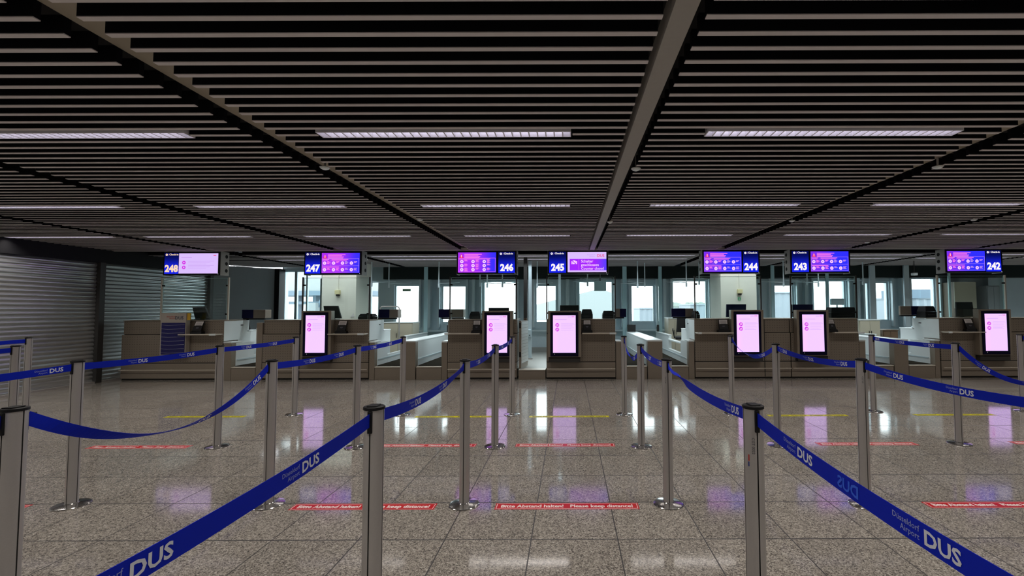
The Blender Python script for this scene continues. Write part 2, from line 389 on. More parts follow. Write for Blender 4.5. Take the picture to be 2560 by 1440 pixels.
# ------------------------------------------------------------------ outside, seen through the windows
tag(MB().box(-60, 80, YW+0.23, 130, -0.6, -0.1).build('apron', EXTG), kind='structure')
def corrug(name, label, cat, x0, x1, y, z0, z1, m, d=2.4):
    mb = MB(); n = max(6, int((x1-x0)/0.14)); pr = []
    for i in range(n+1):
        x = x0+(x1-x0)*i/n; pr.append((x, y + (0.05 if i % 2 else 0.0)))
    vs = [(a, b, z0) for a, b in pr] + [(a, b, z1) for a, b in pr]; k = n+1
    mb.add(vs, [(i, i+1, k+i+1, k+i) for i in range(n)])
    mb.box(x0, x1, y+0.06, y+d, z0, z1); mb.box(x0-0.03, x1+0.03, y-0.03, y+d, z1, z1+0.06)
    return tag(mb.build(name, m), label, cat)
corrug('corrugated_hut', 'pale corrugated shed outside, behind the window between counters 245 and 244', 'shed', ax(1600, 24), ax(1640, 24)+1.2, 24, -0.1, az(773, 24), EXTB)
corrug('corrugated_hut', 'pale corrugated shed outside, just left of the right-hand cream pillar', 'shed', ax(1728, 22), ax(1790, 22), 22, -0.1, az(764, 22), EXTB)
corrug('corrugated_hut', 'tall pale blue corrugated shed outside, behind the window just right of the right-hand cream pillar', 'shed', ax(1918, 20), ax(1992, 20), 20, -0.1, az(735, 20), EXTB)
corrug('corrugated_hut', 'corrugated shed with a dark band outside, behind the window beside sign 242', 'shed', ax(2255, 18), ax(2360, 18), 18, -0.1, az(750, 18), EXTB)
aw0, aw1 = ax(2262, 16.5), ax(2352, 16.5)
t = thing('awning', 'dark awning outside, above the corrugated shed beside sign 242', 'awning', ((aw0+aw1)/2, 16.3, -0.1)); hw = (aw1-aw0)/2
MB().box(-hw, hw, 0, 1.4, az(749, 17)+0.1, az(728, 17)+0.1).build('canopy', EXTD, t)
for q in (-hw+0.03, hw-0.09): MB().box(q, q+0.06, 0.05, 0.11, 0, az(749, 17)+0.1).build('post', EXTD, t)
hg = MB(); xa, xb, xc = ax(1445, 60), ax(1560, 60), ax(1330, 60)
hg.add([(xc,60,-0.1),(xb,60,-0.1),(xb,60,az(742,60)),(ax(1500,60),60,az(722,60)),(xc,60,az(764,60)),(xc,75,-0.1),(xb,75,-0.1),(xb,75,az(742,60)),(ax(1500,60),75,az(722,60)),(xc,75,az(764,60))],
       [(0,1,2,3,4),(9,8,7,6,5),(4,3,8,9),(3,2,7,8),(1,6,7,2),(0,4,9,5)])
tag(hg.build('hangar', EXTH), 'pale hangar with a sloping roof far outside, seen behind counter 245', 'hangar')
tr = MB()
for i in range(26):
    x = ax(1660, 110) + i*0.75; h = 0.6+random.random()*0.8
    tr.lathe((x, 110+random.random()), [(0.01, H+0.35+h), (0.5, H+0.2+h), (0.85, H+h*0.5), (0.7, H-0.3), (0.05, -0.1)], n=10)
tag(tr.build('tree_line', EXTT), 'distant line of trees outside, behind the window left of the right-hand pillar', 'trees', kind='stuff')
# passenger boarding bridge outside the left window
pb = thing('boarding_bridge', 'blue-grey steel boarding bridge outside the tall window left of the cream pillar', 'boarding bridge', (-9.6, 16, 0))
def pbx(n, m, *a): 
    o = box(n, m, *a); o.parent = pb; o.location = (9.6, -16, 0); return o
pbx('tunnel_body', EXTH, -11.6, -7.4, 17, 19, 2.05, 3.6)
pbx('tunnel_floor', EXTD, -11.6, -7.4, 16.9, 19, 1.88, 2.05)
for x in (-10.4, -9.75, -8.95): pbx('support_leg', EXTD, x, x+0.13, 17.2, 17.5, -0.1, 1.88)
pbx('stair_cabin', EXTG, -9.65, -9.3, 16.6, 17.0, 0.7, 1.6)
o = MB().hexa([(-9.9,16.8,0.4),(-9.8,16.8,0.4),(-9.8,16.9,0.4),(-9.9,16.9,0.4)], [(-9.15,16.8,1.95),(-9.05,16.8,1.95),(-9.05,16.9,1.95),(-9.15,16.9,1.95)]).build('stair_stringer', EXTD, pb); o.location = (9.6, -16, 0)
pbx('cross_beam', EXTD, -10.6, -8.4, 17.1, 17.2, 1.55, 1.66)

# ------------------------------------------------------------------ cream pillars
def pillar(x0, x1, lab):
    t = thing('pillar', lab, 'pillar', ((x0+x1)/2, 11.1, 0.178))
    o = MB().box(x0-(x0+x1)/2, x1-(x0+x1)/2, -0.40, 0.40, 0, 2.62-0.178).build('shaft', CREAM, t, 0.004); return t
pillar(ax(803, 10.7), ax(889, 10.7), 'cream square pillar on the left, behind sign 247')
pillar(ax(1803, 10.7), ax(1893, 10.7), 'cream square pillar on the right, behind sign 244')
for px, py, lab in ((845, 731, 'small beige control box on the left cream pillar'), (1849, 729, 'small beige control box on the right cream pillar, above a green sign')):
    x, z = at(px, py, 10.68); t = thing('control_box', lab, 'box', (x, 10.7, z))
    MB().box(-0.055, 0.055, -0.07, 0, -0.045, 0.055).build('housing', YELP, t, 0.006)
    MB().box(-0.035, 0.035, -0.05, 0, -0.085, -0.0455).build('socket', ALUG, t)
    MB().cyl((0, -0.012), 0.009, 0.056, 0.7, 'z', 8).build('conduit', CREAM, t)
x, z = at(1849, 747, 10.68)
t = thing('emergency_sign', 'small green square sign below the control box on the pillar behind sign 244', 'sign', (x, 10.7, z))
MB().box(-0.035, 0.035, -0.01, 0, -0.035, 0.035).build('plate', GREEN, t); p_ = Panel(-0.012); p_.poly(PAPER, [(-0.02,-0.02),(0.02,-0.02),(0.0,0.022)]); p_.build('pictogram', t)
x, z = at(880, 788, 10.68)
tag(MB().add([(x-0.045,10.69,z-0.04),(x+0.045,10.69,z-0.035),(x+0.03,10.69,z+0.05),(x-0.045,10.699,z-0.04),(x+0.045,10.699,z-0.035),(x+0.03,10.699,z+0.05)], [(0,1,2),(5,4,3),(0,3,4,1),(1,4,5,2),(2,5,3,0)]).build('paper_note', PAPER), 'torn white paper note low on the pillar behind sign 247', 'paper')

# ------------------------------------------------------------------ ceiling lamps (recessed, tube above a blade louver)
def make_lamp(L=1.65, W=0.094, dep=0.075, nb=None, pw=1.0, colr=(1.0, 0.93, 0.86)):
    r = thing('ceiling_lamp', 'x', 'ceiling lamp')
    h, w2 = L/2, W/2
    mb = MB(); t = 0.006
    mb.box(-h, h, -w2, -w2+t, 0, dep); mb.box(-h, h, w2-t, w2, 0, dep); mb.box(-h, h, -w2, w2, dep, dep+t)
    mb.box(-h, -h+t, -w2+t, w2-t, 0, dep); mb.box(h-t, h, -w2+t, w2-t, 0, dep)
    mb.build('housing', REFL, r)
    MB().cyl((0, dep-0.014), 0.008, -h+0.03, h-0.03, 'x', 10).build('tube', TUBE, r)
    lv = MB(); n = nb or int(L/0.055)
    for i in range(1, n):
        x = -h + L*i/n
        lv.add([(x-0.004,-w2+t,0.002),(x+0.004,-w2+t,0.002),(x+0.004,w2-t,0.002),(x-0.004,w2-t,0.002),(x-0.001,-w2+t,0.040),(x+0.001,-w2+t,0.040),(x+0.001,w2-t,0.040),(x-0.001,w2-t,0.040)],
               [(0,3,2,1),(4,5,6,7),(0,1,5,4),(1,2,6,5),(2,3,7,6),(3,0,4,7)])
    lv.build('louver', REFL, r)
    li = bpy.data.lights.new('lamp_light', 'AREA'); li.shape = 'RECTANGLE'; li.size = L-0.08; li.size_y = W-0.03; li.energy = LAMPW*L/1.65*pw
    li.color = colr; li.spread = math.radians(128)
    lo = bpy.data.objects.new('lamp_light', li); COL.objects.link(lo); lo.parent = r; lo.location = (0, 0, -0.002)
    return r
LP = make_lamp(); first = True
ordn = {11: 'nearest', 30: 'second', 49: 'third'}
where = {-7.96: 'beside the roller shutters', -5.80: 'second from the roller shutters', -3.31: 'in the bay left of the left joint', -0.81: 'just left of the grey beam',
         1.725: 'just right of the grey beam', 4.20: 'second bay right of the grey beam', 6.66: 'third bay right of the grey beam', 9.12: 'fourth bay right of the grey beam', 11.58: 'fifth bay right of the grey beam'}
for k in lamp_idx:
    for x in LX:
        if x-0.83 < XL-0.01: continue
        if k == 11 and (x < -5.5 or x > 5): pass
        o = LP if first else copy_tree(LP); first = False
        o.location = (x, P0+PP*k, ZC+0.001)
        o['group'] = 'ceiling lamps'
        if k in ordn: o['label'] = '%s row ceiling lamp, %s' % (ordn[k], where[x])
        else: o['label'] = 'ceiling lamp %s behind the viewpoint, %s' % ({-8: 'overhead just', -27: 'two metres', -46: 'four metres', -65: 'six metres', -84: 'eight metres'}[k], where[x])
BP = make_lamp(2.08, 0.094, 0.075, 30, 0.75, (0.88, 0.97, 1.0)); first = True
for k, nm in ((74, 'front'), (80, 'rear')):
    for j in range(len(seams)-1):
        c = (seams[j]+seams[j+1])/2
        if c < -7.6: continue
        o = BP if first else copy_tree(BP); first = False
        o.location = (c, P0+PP*k, ZC+0.001); o['group'] = 'ceiling lamps behind the counters'
        o['label'] = 'long ceiling lamp behind the signs, %s row, %s from the left' % (nm, 'zeroth first second third fourth fifth sixth seventh eighth ninth tenth eleventh twelfth'.split()[j])

# smoke detectors / downlights in the ceiling joints
for px, py, lab in ((1590,427,'pale round ceiling detector hanging just right of the grey beam, nearest one'), (1525,558,'pale round ceiling detector just right of the grey beam near its far end'),
                    (812,424,'round ceiling detector in the left dark joint, nearest one'), (1050,552,'round ceiling detector in the left dark joint near its far end'),
                    (2345,422,'round ceiling detector in the right dark joint, nearest one'), (1980,555,'round ceiling detector in the middle of the right dark joint'),
                    (2168,608,'round ceiling detector far back above sign 243'), (2435,552,'round ceiling detector in the far right dark joint above sign 242')):
    a, b = px-CX, py-CY; xx = a-b*ROLL; yy = b+a*ROLL
    dy = math.cos(PITCH)+yy/F*math.sin(PITCH); dz = -yy/F*math.cos(PITCH)+math.sin(PITCH); t_ = (ZC-0.02-H)/dz
    t = thing('ceiling_detector', lab, 'detector', (xx/F*t_, dy*t_, ZC), 'ceiling detectors')
    MB().cyl((0,0), 0.04, -0.004, 0.0, 'z', 20).build('mount', ALU, t)
    MB().lathe((0,0), [(0.034,-0.004),(0.030,-0.014),(0.016,-0.020),(0.0,-0.021)], 20).build('head', WLAM, t, smooth=True)
    MB().cyl((0,0), 0.008, 0.0, 0.30, 'z', 8).build('stem', ALU, t)

# ------------------------------------------------------------------ check-in counters
def counter(lab, px0, px1, shelf=None, side=None, kio=None):
    x0, x1 = ax(px0, YF, 900), ax(px1, YF, 900); c = (x0+x1)/2
    t = thing('check_in_counter', lab, 'counter', (c, YF, 0)); a, b = x0-c, x1-c
    MB().box(a, b, 0.03, 0.40, 0, 0.035).build('plinth', CNTD, t)
    MB().box(a+0.002, b-0.002, 0, 0.40, 0.036, 0.322).build('lower_panel', CNT, t, 0.003)
    MB().box(a+0.002, b-0.002, 0.012, 0.40, 0.322, 0.336).build('shadow_gap', CNTD, t)
    e = MB().box(a+0.002, b-0.002, 0, 0.40, 0.337, 0.872).build('perforated_panel', PERF, t, 0.003)
    MB().box(a+0.002, b-0.002, 0.05, 0.40, 0.8725, 0.882).build('shadow_gap', CNTD, t)
    MB().box(a+0.002, b-0.002, 0.035, 0.34, 0.883, 1.135).build('upper_panel', PERF, t, 0.003)
    MB().box(a, b, 0.02, 0.62, 1.136, 1.152).build('worktop', CNT, t, 0.003)
    rl = MB(); rl.cyl((-0.045, 0.200), 0.008, a+0.01, b-0.01, 'x', 10)
    for q in (a+0.08, c-c, b-0.08): rl.cyl((q, 0.200), 0.006, -0.045, 0.0, 'y', 8)
    rl.build('bumper_rail', SHELFM, t)
    if shelf:
        s0, s1 = ax(shelf[0], YF, 830)-c, ax(shelf[1], YF, 830)-c
        sh = MB().box(s0, s1, -0.16, 0.034, 0.872, 0.892).build('shelf', SHELFM, t, 0.003)
        if side == 'r': MB().box(s1-0.13, s1-0.01, -0.167, -0.15, 0.865, 0.899).build('end_cap', WLAM, sh, 0.004)
        if side == 'l': MB().box(s0+0.01, s0+0.08, -0.167, -0.15, 0.865, 0.899).build('end_cap', WLAM, sh, 0.004)
    if side:
        q0, q1 = (b-0.03, b) if side == 'r' else (a, a+0.03)
        sp = MB(); sp.box(q0, q1, 0.401, 0.62, 0.18, 1.135); sp.box(q0, q1, 0.62, 1.05, 0.18, 0.90)
        sp.box(q0, q1, 0.62, 0.70, 0.90, 1.135)
        o = sp.build('side_panel', WLAM, t)
        qa, qb = (q1, q1+0.003) if side == 'r' else (q0-0.003, q0)
        MB().box(qa, qb, 0.46, 0.53, 1.03, 1.05).build('slot', BLK, o)
        MB().box(min(q0, q0-0.35 if side == 'r' else q0), max(q1, q1+0.35 if side == 'l' else q1), 0.65, 1.08, 0.901, 0.925).build('desk_extension', WLAM, t, 0.004)
        MB().box(qa-0.001, qb+0.001, 0.02, 0.40, 0.75, 1.13).build('end_cladding', WLAM, o)
    return t, c
K = {}
K[248] = counter('leftmost grey check-in counter, with the brochure rack', 302, 556, (462, 556), 'r')
K[247] = counter('second grey check-in counter from the left', 655, 921, (829, 920), 'r')
K[246] = counter('third grey check-in counter from the left, left of the open gate', 1119, 1292, (1116, 1203), 'l')
K[245] = counter('middle grey check-in counter, below the closed sign', 1366, 1539, (1455, 1539), 'r')
K[244] = counter('third grey check-in counter from the right, the widest one', 1738, 1977, (1738, 1827), 'l')
K[243] = counter('second grey check-in counter from the right', 1979, 2149, (2075, 2149), 'r')
K[242] = counter('rightmost grey check-in counter', 2353, 2700, (2353, 2447), 'l')
for n_, gx in ((247, 748), (244, 1912)):   # vertical joints
    t, c = K[n_]; x = ax(gx, YF, 900)-c
    MB().box(x-0.008, x+0.008, -0.004, 0.02, 0.04, 1.13).build('vertical_joint', CNTD, t)

# dividers, conveyors
def divider(lab, px0, px1, yend=12.0):
    x0, x1 = ax(px0, YF, 900), ax(px1, YF, 900); c = (x0+x1)/2; hw = (x1-x0)/2
    t = thing('lane_divider', lab, 'divider', (c, YF, 0))
    MB().box(-hw+0.004, hw-0.004, 0, 0.14, 0, 0.715).build('front_panel', CNT, t, 0.004)
    MB().box(-hw, hw, -0.006, yend-YF, 0.716, 0.745).build('top_rail', WLAM, t, 0.006)
    MB().box(-hw+0.004, hw-0.004, 0.141, yend-YF, 0.05, 0.715).build('side_cladding', WLAM, t)
    sc = MB().box(-hw+0.02, hw-0.05, yend-YF-0.06, yend-YF-0.02, 0.7455, 0.93).build('end_screen', ALUG, t, 0.005)
    sk = MB(); sk.box(-hw-0.01, -hw+0.003, 0.15, yend-YF, 0.36, 0.385); sk.box(hw-0.003, hw+0.01, 0.15, yend-YF, 0.36, 0.385); sk.build('skirt_seam', MULL2, t)
    return t
divider('low white-topped divider between the baggage lanes left of sign 246', 1002, 1039)
divider('low white-topped divider between the baggage lanes right of the middle counter', 1619, 1657)
divider('low white-topped divider between the baggage lanes left of the rightmost counter', 2236, 2272)
def conveyor(lab, px0, px1, jamb, yend=12.0):
    """px0..px1 the lane opening; jamb = px range of the end post beside the counter"""
    x0, x1 = ax(px0, YF, 930), ax(px1, YF, 930); c = (x0+x1)/2; a, b = x0-c, x1-c
    t = thing('baggage_conveyor', lab, 'conveyor', (c, YF, 0))
    MB().box(a+0.004, b-0.004, 0.0, 0.05, 0.0, 0.232).build('front_riser', CNT, t, 0.003)
    MB().box(a+0.004, b-0.004, -0.012, 0.08, 0.233, 0.247).build('riser_cap', SHELFM, t, 0.003)
    bl = MB().box(a+0.01, b-0.01, 0.10, yend-YF, 0.18, 0.262).build('conveyor_belt', RUB, t)
    MB().cyl((0.12, 0.222), 0.04, a+0.012, b-0.012, 'x', 16).build('end_roller', ALUG, t, smooth=True)
    if jamb:
        j0, j1 = ax(jamb[0], YF, 930)-c, ax(jamb[1], YF, 930)-c
        MB().box(j0+0.003, j1-0.003, 0, 0.12, 0, 0.705).build('end_post', CNT, t, 0.004)
        MB().box(j0, j1, -0.006, 0.30, 0.706, 0.735).build('post_cap', WLAM, t, 0.006)
        g0, g1 = (j1-0.07, j1) if j0 < a else (j0, j0+0.07)
        g = MB(); g.box(g0, g1, 0.121, 0.62, 0.05, 0.705); g.box(g0, g1, 0.62, 1.75, 0.05, 0.43); g.box(g0, g1, 1.75, yend-YF, 0.05, 0.72)
        go = g.build('side_guide', WLAM, t, 0.004)
        MB().box(g0-0.01, g1+0.01, 0.62, 1.75, 0.62, 0.65).build('guide_rail', WLAM, go, 0.004)
        MB().box(g0-0.01, g1+0.01, 1.75, yend-YF, 0.72, 0.745).build('guide_cap', WLAM, go, 0.004)
        MB().box(g0-0.008, g1+0.008, 0.15, yend-YF, 0.36, 0.385).build('guide_seam', MULL2, go)
        MB().box(g0+0.01, g1+0.16 if j0 < a else g1, yend-YF-0.06, yend-YF-0.03, 0.745, 0.92).build('end_screen', ALUG, go, 0.004) if j0 > a else None
    return t
conveyor('single baggage lane with dark belt between the counters under signs 248 and 247', 577, 638, (557, 577))
conveyor('baggage lane with dark belt directly right of the counter under sign 247', 936, 1001, (922, 936))
conveyor('baggage lane with dark belt directly left of the counter under sign 246', 1040, 1103, (1103, 1118))
conveyor('baggage lane with dark belt directly right of the counter under sign 245', 1554, 1618, (1540, 1554))
conveyor('baggage lane with dark belt directly left of the counter under sign 244', 1658, 1722, (1722, 1737))
conveyor('baggage lane with dark belt directly right of the counter under sign 243', 2166, 2235, (2150, 2166))
conveyor('baggage lane with dark belt directly left of the counter under sign 242', 2273, 2339, (2339, 2352))
xq0, xq1 = ax(638, YF, 930), ax(654, YF, 930)
t = thing('lane_end_post', 'narrow grey metal post between the leftmost baggage lane and the counter under sign 247', 'post', ((xq0+xq1)/2, YF, 0)); hw = (xq1-xq0)/2-0.004
MB().box(-hw, hw, 0, 0.3, 0, 1.10).build('post_body', CNT, t, 0.003)
MB().box(-hw-0.002, -hw+0.012, -0.006, 0.0, 0.70, 1.0).build('bright_edge', WLAM, t)

# staff gate between 246 and 245: riser and half-open leaf
g0, g1 = ax(1296, YF, 900), ax(1364, YF, 900)
t = thing('gate_step', 'low metal step in the open gateway between counters 246 and 245', 'step', ((g0+g1)/2, YF, 0)); hw = (g1-g0)/2
MB().box(-hw+0.004, hw-0.004, 0, 0.249, 0, 0.168).build('riser', CNT, t, 0.003)
MB().box(-hw+0.004, hw-0.004, -0.01, 0.249, 0.169, 0.183).build('nosing', SHELFM, t, 0.002)
t = thing('gate_leaf', 'white slatted gate leaf standing open beside counter 246', 'gate', (g0+0.03, YF+0.02, 0)); t.rotation_euler = (0, 0, PI/2-0.15)
MB().box(0, 0.54, -0.02, 0.02, 0.20, 1.12).build('leaf_panel', CNT, t, 0.003)
sl = MB()
for i in range(13): sl.box(0.012, 0.53, -0.03, -0.0205, 0.30+0.062*i, 0.357+0.062*i)
sl.build('slat_cladding', WLAM, t)
MB().box(0.40, 0.46, -0.03, 0.03, 1.121, 1.16).build('latch', BROWN, t, 0.003)
for z in (0.42, 0.98): MB().cyl((-0.005, 0.0), 0.016, z, z+0.1, 'z', 12).build('hinge', BLK, t)
t = thing('wall_intercom', 'grey intercom box on a glass door frame seen through the open gateway', 'intercom', (ax(1323, 10.6, 830), 10.6, az(832, 10.6)))
MB().box(-0.045, 0.045, -0.05, 0, -0.09, 0.08).build('housing', MULL, t, 0.01); MB().cyl((0.015, -0.05), 0.012, -0.056, -0.05, 'y', 12).build('button', BLK, t)

# ------------------------------------------------------------------ glass screens over the counters
def screen(lab, px0, px1, dark=True):
    Y = YF+0.10
    x0, x1 = ax(px0, Y, 750), ax(px1, Y, 750); c = (x0+x1)/2; a, b = x0-c, x1-c
    t = thing('glass_screen', lab, 'glass screen', (c, Y, 1.152)); h = 1.985-1.152
    pn = MB().box(a+0.03, b-0.03, -0.003, 0.003, 0.01, h-0.02).build('pane', GLS, t)
    eg = MB(); eg.box(a+0.03, b-0.03, -0.0032, 0.0032, h-0.02, h-0.013); eg.box(a+0.026, a+0.031, -0.0032, 0.0032, 0.01, h-0.02); eg.box(b-0.031, b-0.026, -0.0032, 0.0032, 0.01, h-0.02); eg.build('pane_edge', GEDGE, pn)
    for q, s in ((a, 1), (b, -1)):
        p = MB(); p.box(q-0.011, q+0.011, -0.016, 0.016, 0, h); o = p.build('pole', ALUG if dark else SHELFM, t, 0.003)
        for z in (0.10, 0.66):
            MB().box(min(q, q+0.05*s), max(q, q+0.05*s), -0.014, 0.014, z, z+0.03).build('clamp', BLK, o, 0.003)
    return t
for n_, p0, p1 in ((248, 404, 571), (247, 757, 924), (246, 1125, 1291), (245, 1367, 1538), (244, 1737, 1902), (243, 1977, 2141), (242, 2344, 2514)):
    screen('clear glass screen between two slim poles on the counter under sign %d' % n_, p0, p1, n_ not in (248, 242))
# side glass partitions running back from the lanes and tall fins
for px, Y0, Y1, lab in ((930, 8.95, 9.9, 'right of the counter under sign 247'), (1110, 8.95, 9.9, 'left of the counter under sign 246'), (1546, 8.95, 9.9, 'right of the counter under sign 245'),
                        (1730, 8.95, 9.9, 'left of the counter under sign 244'), (2158, 8.95, 9.9, 'right of the counter under sign 243'), (2346, 8.95, 9.9, 'left of the counter under sign 242')):
    pass
def fin(px, Y, wpx, lab, m=FIN):
    x0, x1 = ax(px, Y, 740), ax(px+wpx, Y, 740)
    t = thing('glass_fin', lab, 'glass fin', ((x0+x1)/2, Y, 0.178)); hw = (x1-x0)/2
    MB().box(-hw, hw, 0, 0.02, 0, 2.30-0.0).build('glass_strip', m, t)
    MB().box(-hw-0.006, -hw-0.0005, -0.004, 0.03, 0, 2.30).build('bright_edge', GEDGE, t)
    MB().box(-hw-0.02, hw+0.02, -0.02, 0.04, 0.0, 0.04).build('foot_clamp', ALU, t)
    return t
fin(1060, 12.06, 9, 'pale teal glass fin rising from the staff floor left of sign 246')
fin(1647, 12.06, 8, 'pale teal glass fin rising behind the divider between signs 245 and 244')
fin(1929, 11.9, 8, 'pale teal glass fin behind the filler counter left of sign 243')
fin(2066, 12.06, 7, 'pale teal glass fin behind the counter under sign 243')
fin(2373, 12.06, 5, 'pale teal glass fin behind the counter under sign 242')
fin(1557, 12.06, 10, 'pale teal glass fin behind the baggage lane right of sign 245')
def column(px, Y, wpx, lab, m=MULL):
    x0, x1 = ax(px, Y, 740), ax(px+wpx, Y, 740)
    t = thing('door_frame_post', lab, 'post', ((x0+x1)/2, Y, 0.178)); hw = (x1-x0)/2
    MB().box(-hw, hw, 0, 0.05, 0, 2.31).build('upright', m, t, 0.003)
    MB().box(-hw-0.02, hw+0.02, -0.02, 0.06, 0, 0.03).build('foot', ALU, t)
column(1309, 10.0, 9, 'dark grey steel post behind the open gate, left of the gateway window', ALUG)
column(1321, 10.6, 8, 'grey steel post beside the intercom behind the gateway')
column(1396, 10.4, 6, 'slim grey steel post left of the counter under sign 245')
column(2176, 12.06, 14, 'grey steel post right of sign 243 in front of the window')
column(2262, 12.06, 13, 'grey steel post left of the dark back office under sign 242')

# ------------------------------------------------------------------ equipment behind the counters
def staff_monitor(lab, px0, px1, py0, py1, Y, split, edge, side, flip=False, z0=0.926):
    x0, x1 = ax(px0, Y, 780), ax(px1, Y, 780); zt, zb = az(py0, Y), az(py1, Y); c = ax(edge, YF, 900) - side*0.10; a, b = x0-c, x1-c
    t = thing('staff_monitor', lab, 'monitor', (c, Y+0.06, z0)); m = a+(b-a)*split
    MB().box(a, m, -0.05, 0, zb-z0, zt-z0).build('screen_back', NAVY if not flip else SHB, t, 0.004)
    MB().box(m+0.001, b, -0.047, 0.15, zb-z0, zt-z0).build('side_shell', SHB if not flip else NAVY, t, 0.008)
    st = MB(); st.cyl((0, 0.04), 0.022, 0.012, zb-z0-0.03, 'z', 12); st.box(-0.06, 0.06, -0.04, 0.12, 0, 0.012); st.box(min(0, a, b)*0.9, max(0, a, b)*0.9, 0.0, 0.04, zb-z0-0.03, zb-z0-0.002); st.build('stand', BLK, t)
    return t
staff_monitor('navy and beige staff monitor beside the leftmost baggage lane', 604, 662, 772, 793, 9.35, 0.48, 556, 1)
staff_monitor('navy and beige staff monitor right of the counter under sign 247', 946, 994, 772, 793, 9.35, 0.55, 921, 1)
staff_monitor('navy and grey staff monitor left of the counter under sign 246', 1096, 1158, 772, 793, 9.35, 0.42, 1119, -1)
staff_monitor('beige staff monitor right of the counter under sign 245', 1537, 1566, 772, 793, 9.35, 0.45, 1539, 1, flip=True)
staff_monitor('navy and beige staff monitor left of the counter under sign 244', 1679, 1735, 772, 793, 9.35, 0.62, 1738, -1)
staff_monitor('navy and beige staff monitor left of the counter under sign 242', 2252, 2313, 768, 790, 9.35, 0.45, 2353, -1, flip=True)
def printer(lab, px0, px1, py0, Y=9.05, z0=1.152, low=0.5):
    x0, x1 = ax(px0, Y, 780), ax(px1, Y, 780); h = az(py0, Y)-z0; c = (x0+x1)/2; hw = (x1-x0)/2
    t = thing('boarding_pass_printer', lab, 'printer', (c, Y, z0))
    MB().hexa([(-hw,0,0),(hw,0,0),(hw,0.24,0),(-hw,0.24,0)], [(-hw,0,h*low),(hw,0,h*low),(hw,0.24,h*low),(-hw,0.24,h*low)]).build('body', BLK, t, 0.006)
    MB().hexa([(-hw,0.0,h*low+.002),(hw,0.0,h*low+.002),(hw,0.24,h*low+.002),(-hw,0.24,h*low+.002)], [(-hw+0.03,0.03,h),(hw-0.03,0.03,h),(hw-0.03,0.22,h),(-hw+0.03,0.22,h)]).build('lid', DARKM, t, 0.01)
    MB().box(-hw*0.6, hw*0.6, -0.003, 0.0, h*low*0.45, h*low*0.55).build('paper_slot', ALUG, t)
    return t
printer('black printer on the right end of the counter under sign 247', 895, 932, 783)
printer('black printer on the counter under sign 246, left of its display', 1173, 1201, 778)
printer('black printer on the counter under sign 245, right of its display', 1453, 1482, 773)
printer('low black printer on the counter under sign 245, beside the right pole', 1507, 1537, 777)
printer('black printer at the left end of the counter under sign 244', 1736, 1750, 778)
printer('wide black printer on the counter under sign 243, right of its display', 2078, 2143, 770)
printer('dark printer left of the counter under sign 242, behind the monitor', 2314, 2342, 768)
def monitor_back(lab, px0, px1, py0, lean=0.02, Y=9.1, m=BLK):
    z0 = 1.152; x0, x1 = ax(px0, Y, 780), ax(px1, Y, 780); h = az(py0, Y)-z0; c = (x0+x1)/2; hw = (x1-x0)/2
    t = thing('computer_monitor', lab, 'monitor', (c, Y, z0))
    MB().hexa([(-hw+lean,0.03,0.02),(hw+lean,0.03,0.02),(hw+lean,0.07,0.02),(-hw+lean,0.07,0.02)], [(-hw,0,h),(hw-lean,0,h),(hw-lean,0.04,h),(-hw,0.04,h)]).build('display_back', m, t, 0.005)
    MB().box(-0.1, 0.1, 0.0, 0.16, 0, 0.012).build('foot', BLK, t, 0.003); MB().box(-0.03, 0.03, 0.065, 0.10, 0.012, h*0.7).build('neck', BLK, t)
    return t
monitor_back('black monitor back on the counter under sign 248', 480, 517, 765, 0.04)
monitor_back('black monitor back on the counter under sign 247, right of its display', 808, 848, 763, 0.03)
monitor_back('grey monitor back just above the display of counter 246', 1221, 1272, 769, 0, m=DARKM)
monitor_back('black monitor back just above the display of counter 245', 1400, 1447, 763, 0)
monitor_back('navy monitor back just above the display of counter 244', 1817, 1866, 762, 0, m=NAVY)
monitor_back('navy monitor back just above the display of counter 243', 1980, 2033, 763, 0, m=NAVY)
monitor_back('black monitor back on the counter under sign 242, left of its display', 2392, 2436, 758, 0.03)

def office_chair(lab, X, Y, rz):
    t = thing('office_chair', lab, 'chair', (X, Y, 0.178)); t.rotation_euler = (0, 0, rz)
    st = MB()
    for i in range(5):
        a = 2*PI*i/5; st.tube([(0,0,0.09), (0.27*math.cos(a), 0.27*math.sin(a), 0.06)], 0.016, 8)
    st.build('star_base', BLK, t)
    cs = MB()
    for i in range(5):
        a = 2*PI*i/5; cs.cyl((0.27*math.cos(a), 0.03), 0.03, 0.27*math.sin(a)-0.012, 0.27*math.sin(a)+0.012, 'y', 12)
    cs.build('casters', BLK, t)
    MB().cyl((0,0), 0.025, 0.08, 0.44, 'z', 12).build('gas_column', ALUG, t)
    MB().hexa([(-0.22,-0.22,0.44),(0.22,-0.22,0.44),(0.22,0.22,0.44),(-0.22,0.22,0.44)], [(-0.24,-0.24,0.51),(0.24,-0.24,0.51),(0.23,0.23,0.50),(-0.23,0.23,0.50)]).build('seat', BLKM, t, 0.03)
    MB().hexa([(-0.20,0.22,0.62),(0.20,0.22,0.62),(0.20,0.27,0.62),(-0.20,0.27,0.62)], [(-0.17,0.29,1.10),(0.17,0.29,1.10),(0.17,0.335,1.10),(-0.17,0.335,1.10)]).build('backrest', BLKM, t, 0.03)
    MB().tube([(0,0.1,0.45),(0,0.30,0.50),(0,0.31,0.80)], 0.018, 8).build('back_support', BLK, t)
    for s in (-1, 1): MB().tube([(0.24*s,0.05,0.46),(0.28*s,0.05,0.66),(0.28*s,-0.12,0.68)], 0.014, 8).build('armrest', BLK, t)
    return t
office_chair('black office chair behind the leftmost baggage lane', ax(653, 10.3, 820), 10.3, 2.4)
office_chair('black office chair left of the counter under sign 244', 2.76, 10.85, 2.9)

